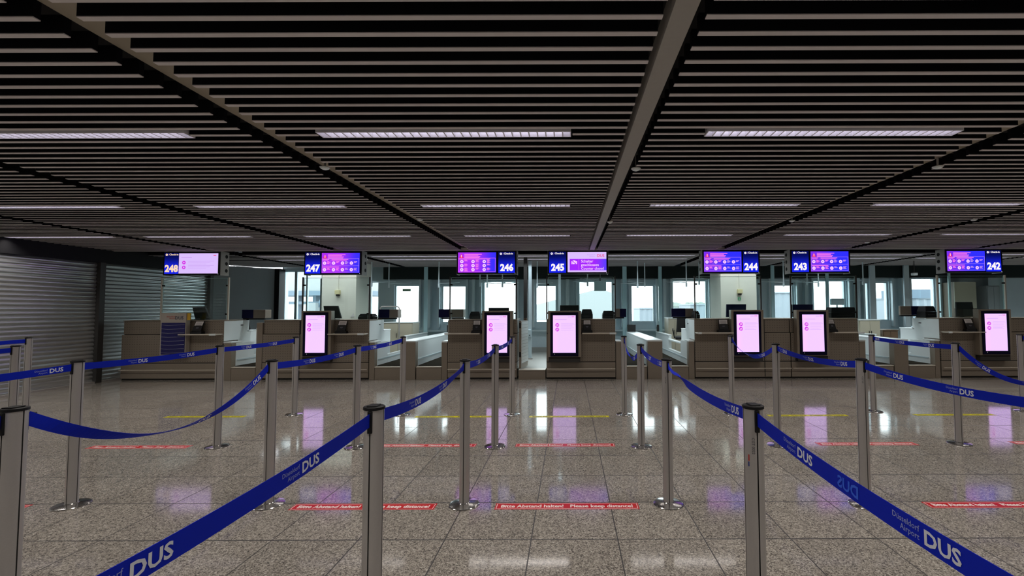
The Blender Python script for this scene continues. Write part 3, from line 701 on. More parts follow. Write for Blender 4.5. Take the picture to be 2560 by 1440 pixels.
def cabinet(lab, px0, px1, pyt, Y, depth=0.5, m=CABC, zb=0.178, cat='cabinet', pyb=None):
    x0, x1 = ax(px0, Y, 830), ax(px1, Y, 830); zt = az(pyt, Y); c = (x0+x1)/2; hw = (x1-x0)/2
    if pyb: zb = az(pyb, Y)
    t = thing('cabinet', lab, cat, (c, Y, zb)); h = zt-zb
    MB().box(-hw, hw, 0.02, depth, 0, h-0.025).build('body', m, t)
    MB().box(-hw-0.01, hw+0.01, 0, depth+0.01, h-0.0245, h).build('top', WLAM if m == CABC else m, t, 0.003)
    for a, b in ((-hw+0.012, -0.003), (0.003, hw-0.012)):
        d = MB().box(a, b, 0.004, 0.0195, 0.02, h-0.04).build('door', m, t, 0.002)
        MB().box((b-0.03) if a < 0-0.01 else a+0.02, (b-0.02) if a < 0-0.01 else a+0.03, -0.012, 0.003, h*0.55, h*0.68).build('handle', ALUG, d)
    return t
cabinet('cream two-door cabinet under the windows left of sign 246', 957, 1031, 804, 11.2)
cabinet('cream cabinet beside the office chair left of sign 244', 1672, 1704, 795, 11.4)
cabinet('cream cabinet behind the baggage lane right of sign 243', 2150, 2202, 801, 11.2)
cabinet('low dark brown cabinet behind the baggage lanes left of sign 242', 2208, 2246, 827, 11.6, m=BROWN)
t = thing('baggage_trolley', 'chrome tube hoop of a trolley standing before the windows left of sign 246', 'trolley', (ax(974, 10.9, 800), 10.9, 0.178))
hp = [(-0.23,0,0),(-0.23,0,1.18)] + [(-0.23+0.06*(1-math.cos(a)), 0, 1.18+0.06*math.sin(a)) for a in (0.4,0.8,1.2,1.57)] + [(0.17,0,1.24)] + [(0.17+0.06*math.sin(a), 0, 1.18+0.06*math.cos(a)) for a in (0.4,0.8,1.2,1.57)] + [(0.23,0,0)]
MB().tube(hp, 0.014, 10).build('frame', ALU, t, smooth=True); MB().box(-0.24, 0.24, -0.02, 0.25, 0.0, 0.03).build('base_tray', ALU, t)
t = thing('window_notice', 'small green notice on the second window left of sign 246', 'notice', (ax(1016, 12.55, 724), 12.57, az(724, 12.55)))
MB().box(-0.115, 0.115, 0, 0.004, -0.033, 0.033).build('sheet', mat('pale_green_sheet', (0.18, 0.36, 0.22), 0.6), t)

# dark back office at the right end
t = thing('storage_shelving', 'brown wooden shelving in the dark office behind the counter under sign 242', 'shelving', (ax(2415, 12.0, 760), 12.0, 0.178)); hw = ax(2442, 12, 760)-ax(2415, 12, 760)
MB().box(-hw, hw, 0.03, 0.4, 0, 1.85).build('carcass', BROWN, t); MB().box(-hw, hw, 0, 0.03, 1.15, 1.85).build('upper_door', CABC, t)
MB().box(-hw, hw, 0, 0.03, 0, 1.14).build('lower_door', BROWN, t)
t = thing('locker', 'grey tall locker right of the wooden shelving behind sign 242', 'locker', (ax(2486, 12.0, 760), 12.0, 0.178)); hw = ax(2502, 12, 760)-ax(2486, 12, 760)
MB().box(-hw, hw, 0.02, 0.4, 0, 1.75).build('body', WALLG, t); MB().box(-hw+0.01, -0.005, 0, 0.019, 0.02, 1.73).build('door', WALLG, t); MB().box(0.005, hw-0.01, 0, 0.019, 0.02, 1.73).build('door', WALLG, t)
t = thing('security_camera', 'small white ceiling camera above the window beside sign 242', 'camera', (ax(2286, 11, 690), 11, az(688, 11)))
MB().box(-0.05, 0.05, -0.05, 0.05, -0.03, 0.03).build('body', WLAM, t, 0.008); MB().cyl((0,0), 0.01, 0.03, 2.49-az(688, 11), 'z', 8).build('stem', ALUG, t)
t = thing('hanging_speaker', 'dark grey box unit hanging from the ceiling behind sign 245', 'speaker', (ax(1501, 10.8, 715), 10.8, az(727, 10.8)))
MB().box(-0.14, 0.14, 0, 0.2, 0, 0.24).build('housing', mat('speaker_grey', (0.10, 0.15, 0.15), 0.6), t, 0.01); MB().cyl((0,0.1), 0.015, 0.24, 2.49-az(727, 10.8), 'z', 8).build('stem', ALUG, t)
t = thing('window_barrier_unit', 'grey camera unit on a slim pole before the window right of sign 243', 'device', (ax(2095, 12.0, 750), 12.0, 0.178))
MB().cyl((0,0.05), 0.02, 0, 1.25, 'z', 10).build('pole', MULL2, t); MB().box(-0.17, 0.17, 0, 0.1, 1.25, 1.42).build('housing', MULL, t, 0.02)
# suspended brackets
hb = [(929,715,'just right of the left cream pillar'), (972,718,'above the trolley hoop'), (1097,718,'above the window left of sign 246'), (1200,716,'below sign 246, left one'), (1218,719,'below sign 246, middle one'),
      (1256,718,'below sign 246, right one'), (1343,719,'above the gateway window'), (1469,716,'below sign 245'), (1594,721,'midway between signs 245 and 244, left one'),
      (1612,717,'midway between signs 245 and 244, right one'), (1716,718,'just left of the sign over the widest counter'), (1748,713,'at the left edge of sign 244'), (1959,718,'left of sign 243'), (2018,714,'below the sign right of the right pillar, left one'),
      (2046,719,'below the sign right of the right pillar, middle one'), (2158,714,'right of sign 243')]
for i, (px, py, wh) in enumerate(hb):
    Y = 11.25 if i % 2 else 10.85; z = az(py, Y); x = ax(px, Y, 710)
    t = thing('ceiling_bracket', 'short pale rod hanging %s' % wh, 'bracket', (x, Y, z), 'ceiling brackets')
    MB().cyl((0,0), 0.014, 0.02, ZC-z, 'z', 10).build('rod', MULL2, t, smooth=True)
    MB().cyl((0,0), 0.022, 0, 0.10, 'z', 10).build('tip', MULL2, t)
    s = 1 if px > CX else -1
    MB().tube([(0,0,0.10),(-0.35*s,0.6,0.16)], 0.009, 8).build('arm', MULL2, t)

# ------------------------------------------------------------------ information displays on the counters
def info(lab, px0, px1, py0, py1):
    Y0 = YF-0.13
    x0, x1 = ax(px0, Y0, 830), ax(px1, Y0, 830); z1, z0 = az(py0, Y0, (px0+px1)/2), az(py1, Y0, (px0+px1)/2); c = (x0+x1)/2; a, b = x0-c, x1-c; h = z1-z0
    t = thing('information_display', lab, 'display', (c, Y0, z0))
    fr = MB().box(a, b, 0.004, 0.129, 0, h).build('housing', CNT, t, 0.004)
    MB().box(a+0.045, b-0.055, -0.012, 0.0035, 0.015, h-0.03).build('bezel', mat('bezel_navy', (0.003, 0.003, 0.022), 0.5, 0, 0.15), t, 0.004)
    MB().box(a+0.02, b-0.02, 0.03, 0.129, -0.10, -0.0005).build('bracket', CNTD, t)
    s0, s1, q0, q1 = a+0.095, b-0.105, 0.085, h-0.085
    P = Panel(-0.0135); P.rect(PINK, s0, s1, q0, q1); sc = P.build('screen', t)[0]
    G = Panel(-0.0150); W = s1-s0
    G.text(REDE, 'DUS', s1-0.025, q1-0.035, 0.026, 0.0008, 'RIGHT'); 
    for i in range(2): G.rect(MAGL, s1-0.15, s1-0.085, q1-0.026-0.009*i, q1-0.029-0.009*i)
    G.rect(MAGL, s0+0.035, s0+0.035+W*0.52, q1-0.088, q1-0.083)
    for zc in (q1-0.185, q1-0.27):
        x = s0+W*0.19; G.disc(MAG, x, zc, 0.036); G.disc(PKC, x-0.008, zc+0.006, 0.010, 0.001); G.disc(PKC, x+0.013, zc-0.006, 0.009, 0.001); G.rect(PKC, x-0.02, x-0.002, zc-0.022, zc-0.009, 0.001); G.rect(PKC, x+0.004, x+0.02, zc+0.006, zc+0.018, 0.001)
    for i, wd in enumerate((0.55, 0.62, 0.5, 0.5, 0.56, 0.44, 0.52)):
        zc = q1-0.155-0.0215*i; G.rect(MAGL, s0+W*0.36, s0+W*0.36+W*wd, zc, zc+0.0028)
    G.build('screen_graphics', sc)
    MB().cyl((s0+0.03, 0.06), 0.004, -0.0135, -0.0115, 'y', 8).build('power_light', WHT_E, t)
    return t
for n_, r_ in ((247, (752, 827, 777, 893)), (246, (1205, 1282, 777, 893)), (245, (1370, 1453, 777, 893)), (244, (1829, 1910, 775, 891)), (243, (1993, 2073, 775, 890)), (242, (2449, 2530, 773, 888))):
    info('upright pink information display on the counter under sign %d' % n_, *r_)

# ------------------------------------------------------------------ overhead signs
def sign(n, num, scr, plate_side, mode, tilt=0.0):
    """num, scr: px ranges (number panel, screen); built at the counter front plane and hung from the ceiling"""
    cx_ = (min(num[0], scr[0])+max(num[1], scr[1]))/2; X0 = ax(min(num[0], scr[0])-3, YF, 655); X1 = ax(max(num[1], scr[1])+4, YF, 655)
    zt, zb = 2.478, az(688 if n > 246 else 685, YF, cx_) if False else 2.03
    c = (X0+X1)/2
    t = thing('check_in_sign', 'hanging blue check-in sign %d over the %s%s' % (n, ORDW[str(n)], {'closed': ', with a closed notice', 'pale': ', with a pale pink screen'}.get(mode, '')), 'sign', (c, YF, zb))
    h = zt-zb
    MB().box(X0-c, X1-c, 0.004, 0.16, 0, h).build('cabinet', BLK, t, 0.004)
    for s in (-1, 1):
        q = (X0-c-0.006) if s < 0 else (X1-c+0.001)
        MB().box(q, q+0.005, 0.02, 0.24, -0.01, ZC-zb).build('side_plate', ALU, t)
        if s == plate_side:
            hl = MB()
            for zz in (0.09, 0.23, 0.37): hl.cyl((0.17, zz), 0.036, q-0.001 if s < 0 else q+0.0052, q-0.0001 if s < 0 else q+0.006, 'x', 20)
            hl.build('side_plate_hole', BLKM, t)
    hd = MB(); hd.cyl((X0-c+0.15, 0.1), 0.012, h, ZC+0.1-zb, 'z', 10); hd.cyl((X1-c-0.15, 0.1), 0.012, h, ZC+0.1-zb, 'z', 10); hd.build('hanger', ALUG, t)
    # number panel
    n0, n1 = ax(num[0], YF, 655)-c, ax(num[1], YF, 655)-c; z0, z1 = 0.02, h-0.02
    P = Panel(0.002); P.rect(NUMB, n0, n1, z0, z1); npn = P.build('number_panel', t)[0]
    W = n1-n0; nm = (n0+n1)/2; tx = ORA_E if n == 248 else WHT_E
    G = Panel(0.0005)
    G.text(tx, str(n), nm+0.003, z0+0.043, 0.182, 0.0085, 'CENTER', 0, 0.93)
    G.disc(tx, n0+W*0.15, z1-0.035, 0.022); G.text(tx, 'Check-in', n0+W*0.33, z1-0.047, 0.049, 0.0013, 'LEFT')
    G.rect(MAGL, n0+W*0.275, n0+W*0.285, z1-0.055, z1-0.015)
    go = G.build('number_text', npn)
    G2 = Panel(-0.0007); x = n0+W*0.15; zc = z1-0.035
    G2.poly(NUMB, [(x-0.010, zc+0.002), (x-0.006, zc+0.007), (x-0.001, zc-0.003), (x+0.010, zc+0.010), (x+0.012, zc+0.005), (x-0.001, zc-0.012)]); G2.build('tick_icon', npn)
    # screen
    s0, s1 = ax(scr[0], YF, 655)-c, ax(scr[1], YF, 655)-c; z0, z1 = 0.028, h-0.028; W = s1-s0; Hh = z1-z0
    bg_ = {'closed': LAV, 'pale': LAV, 'nine': SCR_P, 'eightp': SCR_P, 'eight': SCR_B}[mode]
    P = Panel(0.002); P.rect(bg_, s0, s1, z0, z1); sc = P.build('screen', t)[0]; G = Panel(0.0005)
    X = lambda u: s0+W*u
    Z = lambda v: z1-Hh*v
    if mode == 'closed':
        G.rect(VLT, X(0.055), X(1.0), Z(0.91), Z(0.34)); G.text(REDE, 'DUS', X(0.95), Z(0.24), 0.075, 0.0008, 'RIGHT')
        G.text(MAGL, 'Düsseldorf\nAirport', X(0.70), Z(0.16), 0.034, 0, 'RIGHT')
        G.text(PKC, 'Schalter\ngeschlossen', X(0.345), Z(0.515), 0.073, 0.0012, 'LEFT', 0.001); G.text(PKC, 'Counter closed', X(0.345), Z(0.87), 0.070, 0.0008, 'LEFT', 0.001)
        G.rect(PKT, X(0.287), X(0.293), Z(0.88), Z(0.37), 0.001)
        for q in (0.10, 0.145, 0.19, 0.22): G.rect(PKC, X(q), X(q)+0.018, Z(0.6), Z(0.45), 0.001)
        G.rect(PKC, X(0.13), X(0.2), Z(0.58), Z(0.41), 0.0012); G.poly(VLT, [(X(0.10),Z(0.42)),(X(0.12),Z(0.41)),(X(0.23),Z(0.60)),(X(0.21),Z(0.61))], 0.0018)
    elif mode == 'pale':
        G.rect(REDE, X(0.88), X(0.95), Z(0.13), Z(0.10)); G.rect(MAGL, X(0.06), X(0.33), Z(0.22), Z(0.20))
        for v in (0.46, 0.70): G.disc(MAG, X(0.13), Z(v), 0.035); G.disc(LAV, X(0.13), Z(v), 0.014, 0.001)
        for i in range(6): G.rect(MAGL, X(0.24), X(0.24)+W*(0.66-0.1*(i % 3)), Z(0.40+0.07*i), Z(0.389+0.07*i))
    else:
        G.poly(REDE, [(X(0.03), Z(0.28)), (X(0.145), Z(0.28)), (X(0.088), Z(0.06))]); G.rect(PKC, X(0.078), X(0.098), Z(0.25), Z(0.12), 0.001)
        for i, wd in enumerate((0.46, 0.37, 0.42, 0.40)): G.rect(PKT, X(0.165), X(0.165+wd), Z(0.11+0.055*i), Z(0.075+0.055*i))
        G.frame(MAGL if mode != 'nine' else PKT, X(0.01), X(0.985), Z(0.96), Z(0.275), 0.005)
        if mode == 'nine':
            G.rect(PKT, X(0.03), X(0.85), Z(0.345), Z(0.31))
            for r in range(3):
                for q in range(3):
                    x, zc = X(0.10+0.295*q), Z(0.455+0.20*r); G.disc(PKC, x, zc, 0.033); G.rect(VLT, x-0.009, x+0.009, zc-0.009, zc+0.008, 0.001)
                    for i in range(2+(q+r) % 3): G.rect(PKT, x+0.05, x+0.05+0.05+0.018*((i+q) % 2), zc+0.024-0.018*i, zc+0.036-0.018*i)
        else:
            G.rect(MAGL, X(0.01), X(0.985), Z(0.645), Z(0.635)); G.rect(MAGL, X(0.24), X(0.245), Z(0.64), Z(0.29))
            G.rect(PKT, X(0.03), X(0.20), Z(0.345), Z(0.315)); G.rect(PKT, X(0.03), X(0.17), Z(0.395), Z(0.37)); G.rect(PKT, X(0.26), X(0.70), Z(0.345), Z(0.315)); G.rect(PKT, X(0.26), X(0.66), Z(0.395), Z(0.37)); G.rect(PKT, X(0.03), X(0.46), Z(0.72), Z(0.69))
            for r in range(2):
                for q in range(4):
                    x, zc = X(0.08+0.235*q), Z(0.51+0.325*r); G.disc(PKC, x, zc, 0.033); G.rect(VLT, x-0.010, x+0.010, zc-0.006, zc+0.006, 0.001)
                    for i in range(3-((q+r) % 2)): G.rect(PKT if q < 2 else MAGL, x+0.048, x+0.048+0.045+0.018*((i+q) % 2), zc+0.020-0.018*i, zc+0.033-0.018*i)
    G.build('screen_graphics', sc)
    MB().box(X1-c-0.03, X1-c-0.022, -0.002, 0.0035, 0.012, 0.020).build('power_light', WHT_E, t)
    return t
sign(248, (411, 446), (447, 545), 1, 'pale')
sign(247, (763, 801), (804, 899), 1, 'eightp')
sign(246, (1246, 1287), (1145, 1240), 1, 'nine')
sign(245, (1373, 1415), (1419, 1516), -1, 'closed')
sign(244, (1858, 1896), (1760, 1854), -1, 'eight')
sign(243, (1980, 2022), (2027, 2122), -1, 'eight')
sign(242, (2465, 2503), (2368, 2463), -1, 'eight')

# ------------------------------------------------------------------ brochure rack, notice holders
t = thing('brochure_rack', 'tall brochure rack with dark blue pockets on the counter under sign 248', 'rack', (ax(429, 8.62, 830), 8.62, az(886, 8.62)))
hw = ax(461, 8.62, 830)-ax(429, 8.62, 830); h = az(779, 8.62)-az(886, 8.62)
MB().box(-hw, hw, 0.03, 0.13, 0, h).build('frame', mat('rack_grey', (0.42, 0.38, 0.33), 0.5), t, 0.004)
MB().box(-hw+0.03, hw-0.012, 0.02, 0.0295, 0.02, h-0.19).build('pocket_back', mat('rack_navy', (0.008, 0.008, 0.11), 0.4), t)
pk = MB()
for i in range(8):
    z = 0.05+i*0.075; pk.tube([(-hw+0.03, 0.015, z+0.005), (-hw*0.3, 0.006, z-0.004), (hw*0.4, 0.006, z+0.002), (hw-0.014, 0.015, z+0.008)], 0.0022, 6)
pk.build('pocket_edges', mat('pocket_edge_grey', (0.45, 0.45, 0.5), 0.3), t)
P = Panel(0.028); P.text(mat('rack_dark_text', (0.05, 0.06, 0.10), 0.5), 'DUS', hw-0.05, h-0.125, 0.085, 0.002, 'RIGHT'); P.build('rack_logo', t)
P = Panel(0.028); P.text(mat('rack_red_text', (0.5, 0.06, 0.04), 0.5), 'Düsseldorf\nAirport', hw-0.21, h-0.085, 0.036, 0.0005, 'RIGHT'); P.build('rack_text', t)
MB().box(hw+0.001, hw+0.06, 0.05, 0.07, h-0.14, h-0.005).build('yellow_tab', mat('mustard_card', (0.62, 0.38, 0.03), 0.6), t)
def holder(lab, px0, px1, lean=0.0, py=800):
    Y = YF-0.10; x0, x1 = ax(px0, Y, 815), ax(px1, Y, 815); c = (x0+x1)/2; hw = (x1-x0)/2; h = az(py, Y)-0.892
    t = thing('notice_holder', lab, 'notice holder', (c, Y, 0.892))
    MB().hexa([(-hw-0.03,0.0,0),(hw+0.03,0.0,0),(hw+0.03,0.10,0),(-hw-0.03,0.10,0)], [(-hw-0.02,0.01,0.05),(hw+0.02,0.01,0.05),(hw+0.02,0.09,0.05),(-hw-0.02,0.09,0.05)]).build('base', BLK, t, 0.006)
    MB().hexa([(-hw,0.012,0.051),(hw,0.012,0.051),(hw,0.05,0.051),(-hw,0.05,0.051)], [(-hw+lean,0.07,h),(hw+lean,0.07,h),(hw+lean,0.085,h),(-hw+lean,0.085,h)]).build('back_plate', BLK, t, 0.003)
    q = 0.010
    pa = MB().add([(-hw+q,0.0195,0.07),(hw-q,0.0195,0.07),(hw-q+lean,0.066,h-0.008),(-hw+q+lean,0.066,h-0.008),(-hw+q,0.0215,0.07),(hw-q,0.0215,0.07),(hw-q+lean,0.068,h-0.008),(-hw+q+lean,0.068,h-0.008)],
                   [(0,1,2,3),(7,6,5,4),(0,4,5,1),(1,5,6,2),(2,6,7,3),(3,7,4,0)]).build('paper', PAPER, t)
    pr = MB(); 
    def pt(u, v, d=0.002): return ((-hw+q)+(2*hw-2*q)*u + lean*v, 0.0195+0.0465*v-d, 0.07+(h-0.078)*v)
    for v in (0.84, 0.74, 0.64, 0.54): pr.add([pt(0.15,v), pt(0.85,v), pt(0.85,v+0.025), pt(0.15,v+0.025)], [(0,1,2,3)])
    pr.add([pt(0.3,0.24), pt(0.5,0.16), pt(0.7,0.24), pt(0.66,0.34), pt(0.34,0.34)], [(0,1,2,3,4)])
    pr.build('paper_print', mat('notice_ink', (0.06, 0.06, 0.08), 0.6), pa)
    return t
holder('black holder with a leaning paper notice on the shelf under sign 248', 478, 500, 0.03)
holder('black holder with a paper notice on the shelf under sign 247', 840, 862, 0.02)
holder('black holder with a paper notice on the shelf under sign 246', 1181, 1200)
holder('black holder with a paper notice on the shelf under sign 245', 1458, 1478)
holder('black holder with a paper notice on the shelf under sign 244', 1799, 1822)
holder('black holder with a paper notice on the shelf under sign 243', 2075, 2092, -0.02)
holder('black holder with a leaning paper notice on the shelf under sign 242', 2420, 2441, -0.03)

# ------------------------------------------------------------------ floor strips
def strip(lab, X, Y, w, h, m, tm, text, size, grp):
    t = thing('floor_strip', lab, 'floor sticker', (X, Y, 0), grp)
    o = MB().add([(-w/2-0.0,-h/2,0.0008),(w/2,-h/2,0.0008),(w/2,h/2,0.0008),(-w/2,h/2,0.0008),(-w/2,-h/2,0.0002),(w/2,-h/2,0.0002),(w/2,h/2,0.0002),(-w/2,h/2,0.0002)],
                 [(0,1,2,3),(0,4,5,1),(1,5,6,2),(2,6,7,3),(3,7,4,0)]).build('vinyl', m, t)
    b = MB(); q = 0.008; tt = 0.004; z = 0.0014
    for x0, x1, y0, y1 in ((-w/2+q, w/2-q, -h/2+q, -h/2+q+tt), (-w/2+q, w/2-q, h/2-q-tt, h/2-q), (-w/2+q, -w/2+q+tt, -h/2+q, h/2-q), (w/2-q-tt, w/2-q, -h/2+q, h/2-q)):
        b.add([(x0,y0,z),(x1,y0,z),(x1,y1,z),(x0,y1,z)], [(0,1,2,3)])
    b.build('border', tm, t)
    v, f = text2d(text, size, size*0.028, 'CENTER', 1.0); wmax = max(a for a, _ in v)-min(a for a, _ in v); k = (w-0.08)/wmax
    g = MB(); g.add([(a*k, bb-size*0.34, z) for a, bb in v], f); g.build('lettering', tm, t)
    return t
RT = 'Bitte Abstand halten!   Please keep distance!'
for X, Y, wh in ((-4.22, 3.16, 'nearest row, cut by the left edge'), (-1.41, 3.16, 'nearest row, left of the centre lane'), (-0.02, 3.16, 'nearest row, in the centre lane'), (2.93, 3.16, 'nearest row, at the right edge'),
                 (-4.245, 4.53, 'second row, far left below the sagging belt'), (-1.42, 4.55, 'second row, left of the centre lane'), (-0.045, 4.55, 'second row, in the centre lane'), (2.95, 4.56, 'second row, right of the right lane posts'), (4.90, 4.58, 'second row, at the right edge')):
    strip('red floor strip with white writing, %s' % wh, X, Y, 0.98, 0.10, RED, REDW, RT, 0.062, 'red distance strips')
YT = 'Bitte hier warten!   Please wait here!'
YTX = mat('yellow_vinyl_print', (0.10, 0.09, 0.02), 0.5)
for X, Y, wh in ((-4.61, 5.79, 'far left in front of counter 248'), (-1.44, 5.75, 'left of the centre lane'), (-0.005, 5.74, 'in the centre lane'), (2.99, 5.76, 'in front of counter 243'), (4.85, 5.77, 'at the right in front of counter 242')):
    strip('yellow floor strip with dark writing, %s' % wh, X, Y, 1.0, 0.085, YEL, YTX, YT, 0.055, 'yellow waiting strips')

# ------------------------------------------------------------------ barrier posts and belts
R = 0.0345
def post_profile(r0):
    pts = []; n = 48; g = 0.10
    for i in range(n):
        a = 2*PI*i/n; q = (a+PI/4) % (PI/2) - PI/4
        r = r0-0.007 if abs(q) < g else r0
        pts.append((r*math.cos(a), r*math.sin(a)))
    return pts
def make_post():
    t = thing('barrier_post', 'x', 'barrier post')
    n = 96; pts = []; mi = []
    for i in range(n):
        a = 2*PI*i/n; q = (a+PI/4) % (PI/2) - PI/4; inn = abs(q) < 0.06
        pts.append(((R-0.006 if inn else R)*math.cos(a), (R-0.006 if inn else R)*math.sin(a))); mi.append(inn)
    mb = MB(); vs = [(x,y,0.014) for x,y in pts]+[(x,y,0.985) for x,y in pts]
    mb.v = vs
    for i in range(n):
        j = (i+1) % n; mb.f.append((i, j, n+j, n+i)); mb.m.append(1 if (mi[i] or mi[j]) else 0)
    o = mb.build('pole', [ALU, ALUG], t)
    MB().lathe((0,0), [(0.0,0.997),(0.033,0.997),(0.0375,0.995),(0.038,0.992),(0.038,0.986),(0.036,0.985),(0.0,0.985)], 40).build('cap', BLK, t, smooth=False)
    MB().box(-0.018, 0.018, -0.026, 0.020, 0.997, 1.001).build('cap_latch', BLK, t, 0.003)
    MB().lathe((0,0), [(0.0,0.020),(0.036,0.020),(0.040,0.016),(0.085,0.011),(0.099,0.008),(0.103,0.004),(0.103,0.0),(0.0,0.0)], 64).build('base_plate', CHROME, t, smooth=True)
    for s in (-1, 1):
        MB().box(-0.0085, 0.0085, min(s*(R-0.006), s*(R+0.006)), max(s*(R-0.006), s*(R+0.006)), 0.905, 0.984).build('belt_clip', BLK, t, 0.003)
    return t
PP_ = {}
posts = [('A1', -3.55, 5.90, 'far row, left of the display of counter 247'), ('A2', -2.15, 5.88, 'far row, in front of the lanes left of sign 246'), ('A3', -0.737, 5.86, 'far row, right of the display of counter 246'), ('A4', 0.702, 5.85, 'far row, in front of the lane right of counter 245'),
         ('A5', 2.085, 5.87, 'far row, before the display of counter 244'), ('A6', 3.97, 5.97, 'far row, in front of the lanes left of counter 242'), ('A7', 5.92, 5.97, 'far row, beside the display of the rightmost counter'),
         ('A0', -7.10, 5.97, 'far row, far left against the roller shutters, the right one of two'),
         ('B0', -5.60, 4.60, 'middle row, far left against the roller shutters, the left one of two'), ('B1', -3.48, 4.53, 'middle row, in front of counter 248'), ('B2', -2.10, 4.505, 'middle row, right of the display of counter 247'), ('B3', -0.735, 4.51, 'middle row, before the display of counter 246'),
         ('B4', 0.703, 4.50, 'middle row, below the divider right of sign 245'), ('B5', 2.05, 4.52, 'middle row, between the displays of counters 244 and 243'), ('B6', 3.87, 4.56, 'middle row, in front of counter 242'),
         ('C1', -3.455, 3.20, 'third row, leftmost of its row'), ('C2', -2.09, 3.20, 'third row, at the right end of the deeply sagging belt'), ('C3', -0.73, 3.19, 'third row, left of the centre lane'), ('C4', 0.681, 3.19, 'third row, right of the centre lane'), ('C5', 2.03, 3.17, 'third row, before the lanes left of the rightmost counter'),
         ('D1', -2.02, 1.665, 'nearest row, cut off by the left edge of the photo'), ('D2', -0.715, 1.675, 'nearest row, left of the centre lane'), ('D3', 0.670, 1.672, 'nearest row, right of the centre lane, with printed code'),
         ('B7', 5.92, 4.56, 'just outside the right edge'), ('C6', 3.87, 3.2, 'outside the right edge, third row'), ('D5', 2.05, 1.68, 'outside the right edge, nearest row'), ('C0', -5.6, 3.2, 'outside the left edge, third row'),
         ('B8', -7.1, 4.58, 'outside the left edge, middle row'), ('D0', -3.46, 1.68, 'outside the left edge, nearest row'), ('E1', -2.02, 0.18, 'beside the viewpoint on the far left'), ('E2', -0.715, 0.18, 'directly left of the viewpoint'), ('E3', 0.670, 0.18, 'directly right of the viewpoint')]
proto = make_post()
for i, (k, X, Y, wh) in enumerate(posts):
    o = proto if i == 0 else copy_tree(proto)
    o.location = (X, Y, 0); o['label'] = lb('silver barrier post, %s' % wh); o['group'] = 'barrier posts'; PP_[k] = (X, Y, o)
# printed code and small sticker on the nearest right post
X, Y, o = PP_['D3']
def wrap_text(parent, s, size, ang, zc, m, name, bold=0.0):
    v, f = text2d(s, size, bold, 'CENTER'); mb = MB(); r = R+0.0006
    mb.add([(r*math.cos(ang+b/r), r*math.sin(ang+b/r), zc-a) for a, b in v], f); return mb.build(name, m, parent)
INK = mat('code_ink', (0.03, 0.03, 0.05), 0.5)
wrap_text(o, 'CGT 0022', 0.0135, -2.10, 0.857, INK, 'printed_code')
def wrap_patch(parent, a0, a1, z0, z1, m, name):
    r = R+0.0006; n = 6; vs = []
    for i in range(n+1):
        a = a0+(a1-a0)*i/n; vs += [(r*math.cos(a), r*math.sin(a), z0), (r*math.cos(a), r*math.sin(a), z1)]
    return MB().add(vs, [(2*i, 2*i+2, 2*i+3, 2*i+1) for i in range(n)]).build(name, m, parent)
wrap_patch(o, -2.52, -2.38, 0.802, 0.825, mat('sticker_red', (0.45, 0.04, 0.03), 0.5), 'red_sticker'); wrap_patch(o, -2.54, -2.40, 0.783, 0.800, mat('sticker_blue', (0.02, 0.04, 0.22), 0.5), 'blue_sticker')
for k, an in (('D2', -2.9), ('C5', -2.1), ('C4', -2.2), ('B4', -2.2)):
    wrap_text(PP_[k][2], 'CGT 0022' if k == 'D2' else 'CGT 00', 0.014, an, 0.855, INK, 'printed_code')

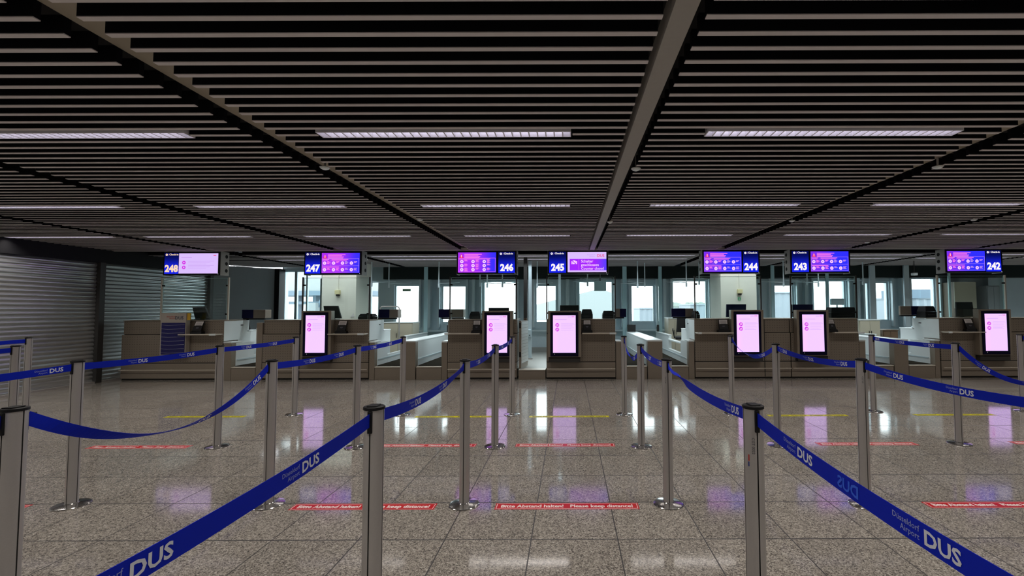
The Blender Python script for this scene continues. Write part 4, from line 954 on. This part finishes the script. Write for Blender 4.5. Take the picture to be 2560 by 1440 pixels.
BH = 0.047; ZB = 0.952
def belt(lab, ka, kb, sag=0.02, tw=0.0, twc=0.5, tww=0.5, first=0.46, step=0.475, pr=True, ghost=False):
    """ribbon hung between posts ka -> kb; a, b ordered so that the print faces the centre lane"""
    xa, ya, _ = PP_[ka]; xb, yb, _ = PP_[kb]
    A = Vector((xa, ya, ZB)); B = Vector((xb, yb, ZB)); d = (B-A).normalized(); A = A+d*(R+0.004); B = B-d*(R+0.004)
    n = 64; P = []
    for i in range(n+1):
        s = i/n; P.append(A.lerp(B, s) + Vector((0, 0, -4*sag*s*(1-s))))
    cum = [0.0]
    for i in range(n): cum.append(cum[-1]+(P[i+1]-P[i]).length)
    Lt = cum[-1]
    def fr(u):
        u = max(0, min(Lt, u)); i = min(n-1, max(0, next((k for k in range(n) if cum[k+1] >= u), n-1)))
        q = (u-cum[i])/max(1e-9, cum[i+1]-cum[i]); p = P[i].lerp(P[i+1], q)
        T = (P[min(n, i+1)]-P[i]).normalized(); U = (Vector((0,0,1))-T*T.z).normalized(); s = u/Lt
        x = (s-twc)/tww; env = min(1.0, s/0.08)*min(1.0, (1-s)/0.08)
        an = tw*math.exp(-x*x*2.5)*env
        U2 = Matrix.Rotation(an, 3, T) @ U; return p, T, U2, T.cross(U2).normalized()
    mb = MB(); vs = []; th = 0.0006
    for i in range(n+1):
        p, T, U, N = fr(cum[i])
        for a, b in ((-1, 1), (1, 1), (1, -1), (-1, -1)): vs.append(p+U*a*BH/2+N*b*th)
    fs = [(i*4+k, (i+1)*4+k, (i+1)*4+(k+1) % 4, i*4+(k+1) % 4) for i in range(n) for k in range(4)] + [(0,1,2,3), (n*4+3,n*4+2,n*4+1,n*4)]
    mb.add(vs, fs); o = mb.build('barrier_belt', BELTM, smooth=False); tag(o, lab, 'barrier belt', 'blue barrier belts')
    if pr:
        w_ = MB(); g_ = MB(); gh = MB()
        def put(M_, txt, size, bold, al, u0, v0, side=1, off=0.0014, wide=1.0):
            v, f = text2d(txt, size, bold, al, wide); out = []
            for a, b in v:
                p, T, U, N = fr(u0+a*side); out.append(p+U*(v0+b)+N*off)
            M_.add(out, f if side > 0 else [tuple(reversed(q)) for q in f])
        u = first
        while u < Lt-0.05:
            if u > 0.06:
                put(w_, 'DUS', 0.039, 0.0011, 'CENTER', u, -0.0135, wide=1.12)
                if u > 0.14: put(g_, 'Düsseldorf\nAirport', 0.0165, 0.0001, 'RIGHT', u-0.052, 0.003, wide=1.0)
            if ghost and u+0.2 < Lt: put(gh, 'DUS', 0.039, 0.0011, 'CENTER', u+0.2, -0.0135, side=-1, wide=1.12)
            u += step
        if w_.f: w_.build('belt_print', PRINT, o)
        if g_.f: g_.build('belt_small_print', PRINT2, o)
        if ghost and gh.f: gh.build('belt_show_through', BELTG, o)
    return o
NB = 'blue barrier belt '
belt(NB+'from the bottom edge up to the nearest left lane post', 'E2', 'D2', 0.03, first=0.10, step=0.475)
belt(NB+'from the nearest left lane post back to the third row', 'D2', 'C3', 0.045, 0.35, 0.85, 0.3, first=0.46)
belt(NB+'left of the centre lane, between third and middle row', 'C3', 'B3', 0.03)
belt(NB+'short, crossing the display of the third counter from the left', 'B3', 'A3', 0.02)
belt(NB+'hanging deep and twisted between the left edge post and the third row', 'D1', 'C2', 0.225, 1.3, 0.40, 0.42, first=0.93)
belt(NB+'at the bottom left corner behind the left edge post', 'E1', 'D1', 0.03, pr=False)
belt(NB+'crossing just below the display of the second counter from the left', 'C2', 'B2', 0.02, first=0.47)
belt(NB+'between middle and far row, before the lanes left of sign 246', 'B2', 'A2', 0.012, first=0.40)
belt(NB+'at the left edge, leading to the leftmost third row post', 'D0', 'C1', 0.015, first=0.40)
belt(NB+'rising from the leftmost third row post to the leftmost counter', 'C1', 'B1', 0.012, first=0.46)
belt(NB+'between middle and far row, before the leftmost baggage lane', 'B1', 'A1', 0.008, first=0.40)
belt(NB+'at the left edge, lower one against the roller shutters', 'C0', 'B0', 0.01, pr=False)
belt(NB+'at the left edge, upper one against the roller shutters', 'B8', 'A0', 0.01, first=0.5)
belt(NB+'broad, running from the nearest right post down to the bottom right corner', 'D3', 'E3', 0.035, first=0.325, step=0.475, ghost=True)
belt(NB+'twisted at its far end, reaching the nearest right lane post', 'C4', 'D3', 0.04, 1.35, 0.16, 0.22, first=1.30)
belt(NB+'right of the centre lane, from the middle row to the third row', 'B4', 'C4', 0.03, -0.35, 0.5, 0.4, first=0.55)
belt(NB+'hanging in a deep narrow loop right of the centre lane', 'A4', 'B4', 0.165, 0.9, 0.35, 0.35, first=0.45)
belt(NB+'sagging across the display of counter 244', 'A5', 'B5', 0.145, 1.0, 0.33, 0.35, first=0.55)
belt(NB+'crossing below the display of counter 243', 'B5', 'C5', 0.035, 0.3, 0.4, 0.3, first=0.16)
belt(NB+'long and broad, from the right third row post to the right edge', 'C5', 'D5', 0.04, first=0.31)
belt(NB+'nearly level, before the lanes left of counter 242', 'A6', 'B6', 0.012, first=0.09)
belt(NB+'twisted and sagging under the display of counter 242', 'B6', 'C6', 0.25, 0.9, 0.62, 0.3, first=0.34)
belt(NB+'short piece at the right edge beside the display of counter 242', 'A7', 'B7', 0.01, first=0.16)
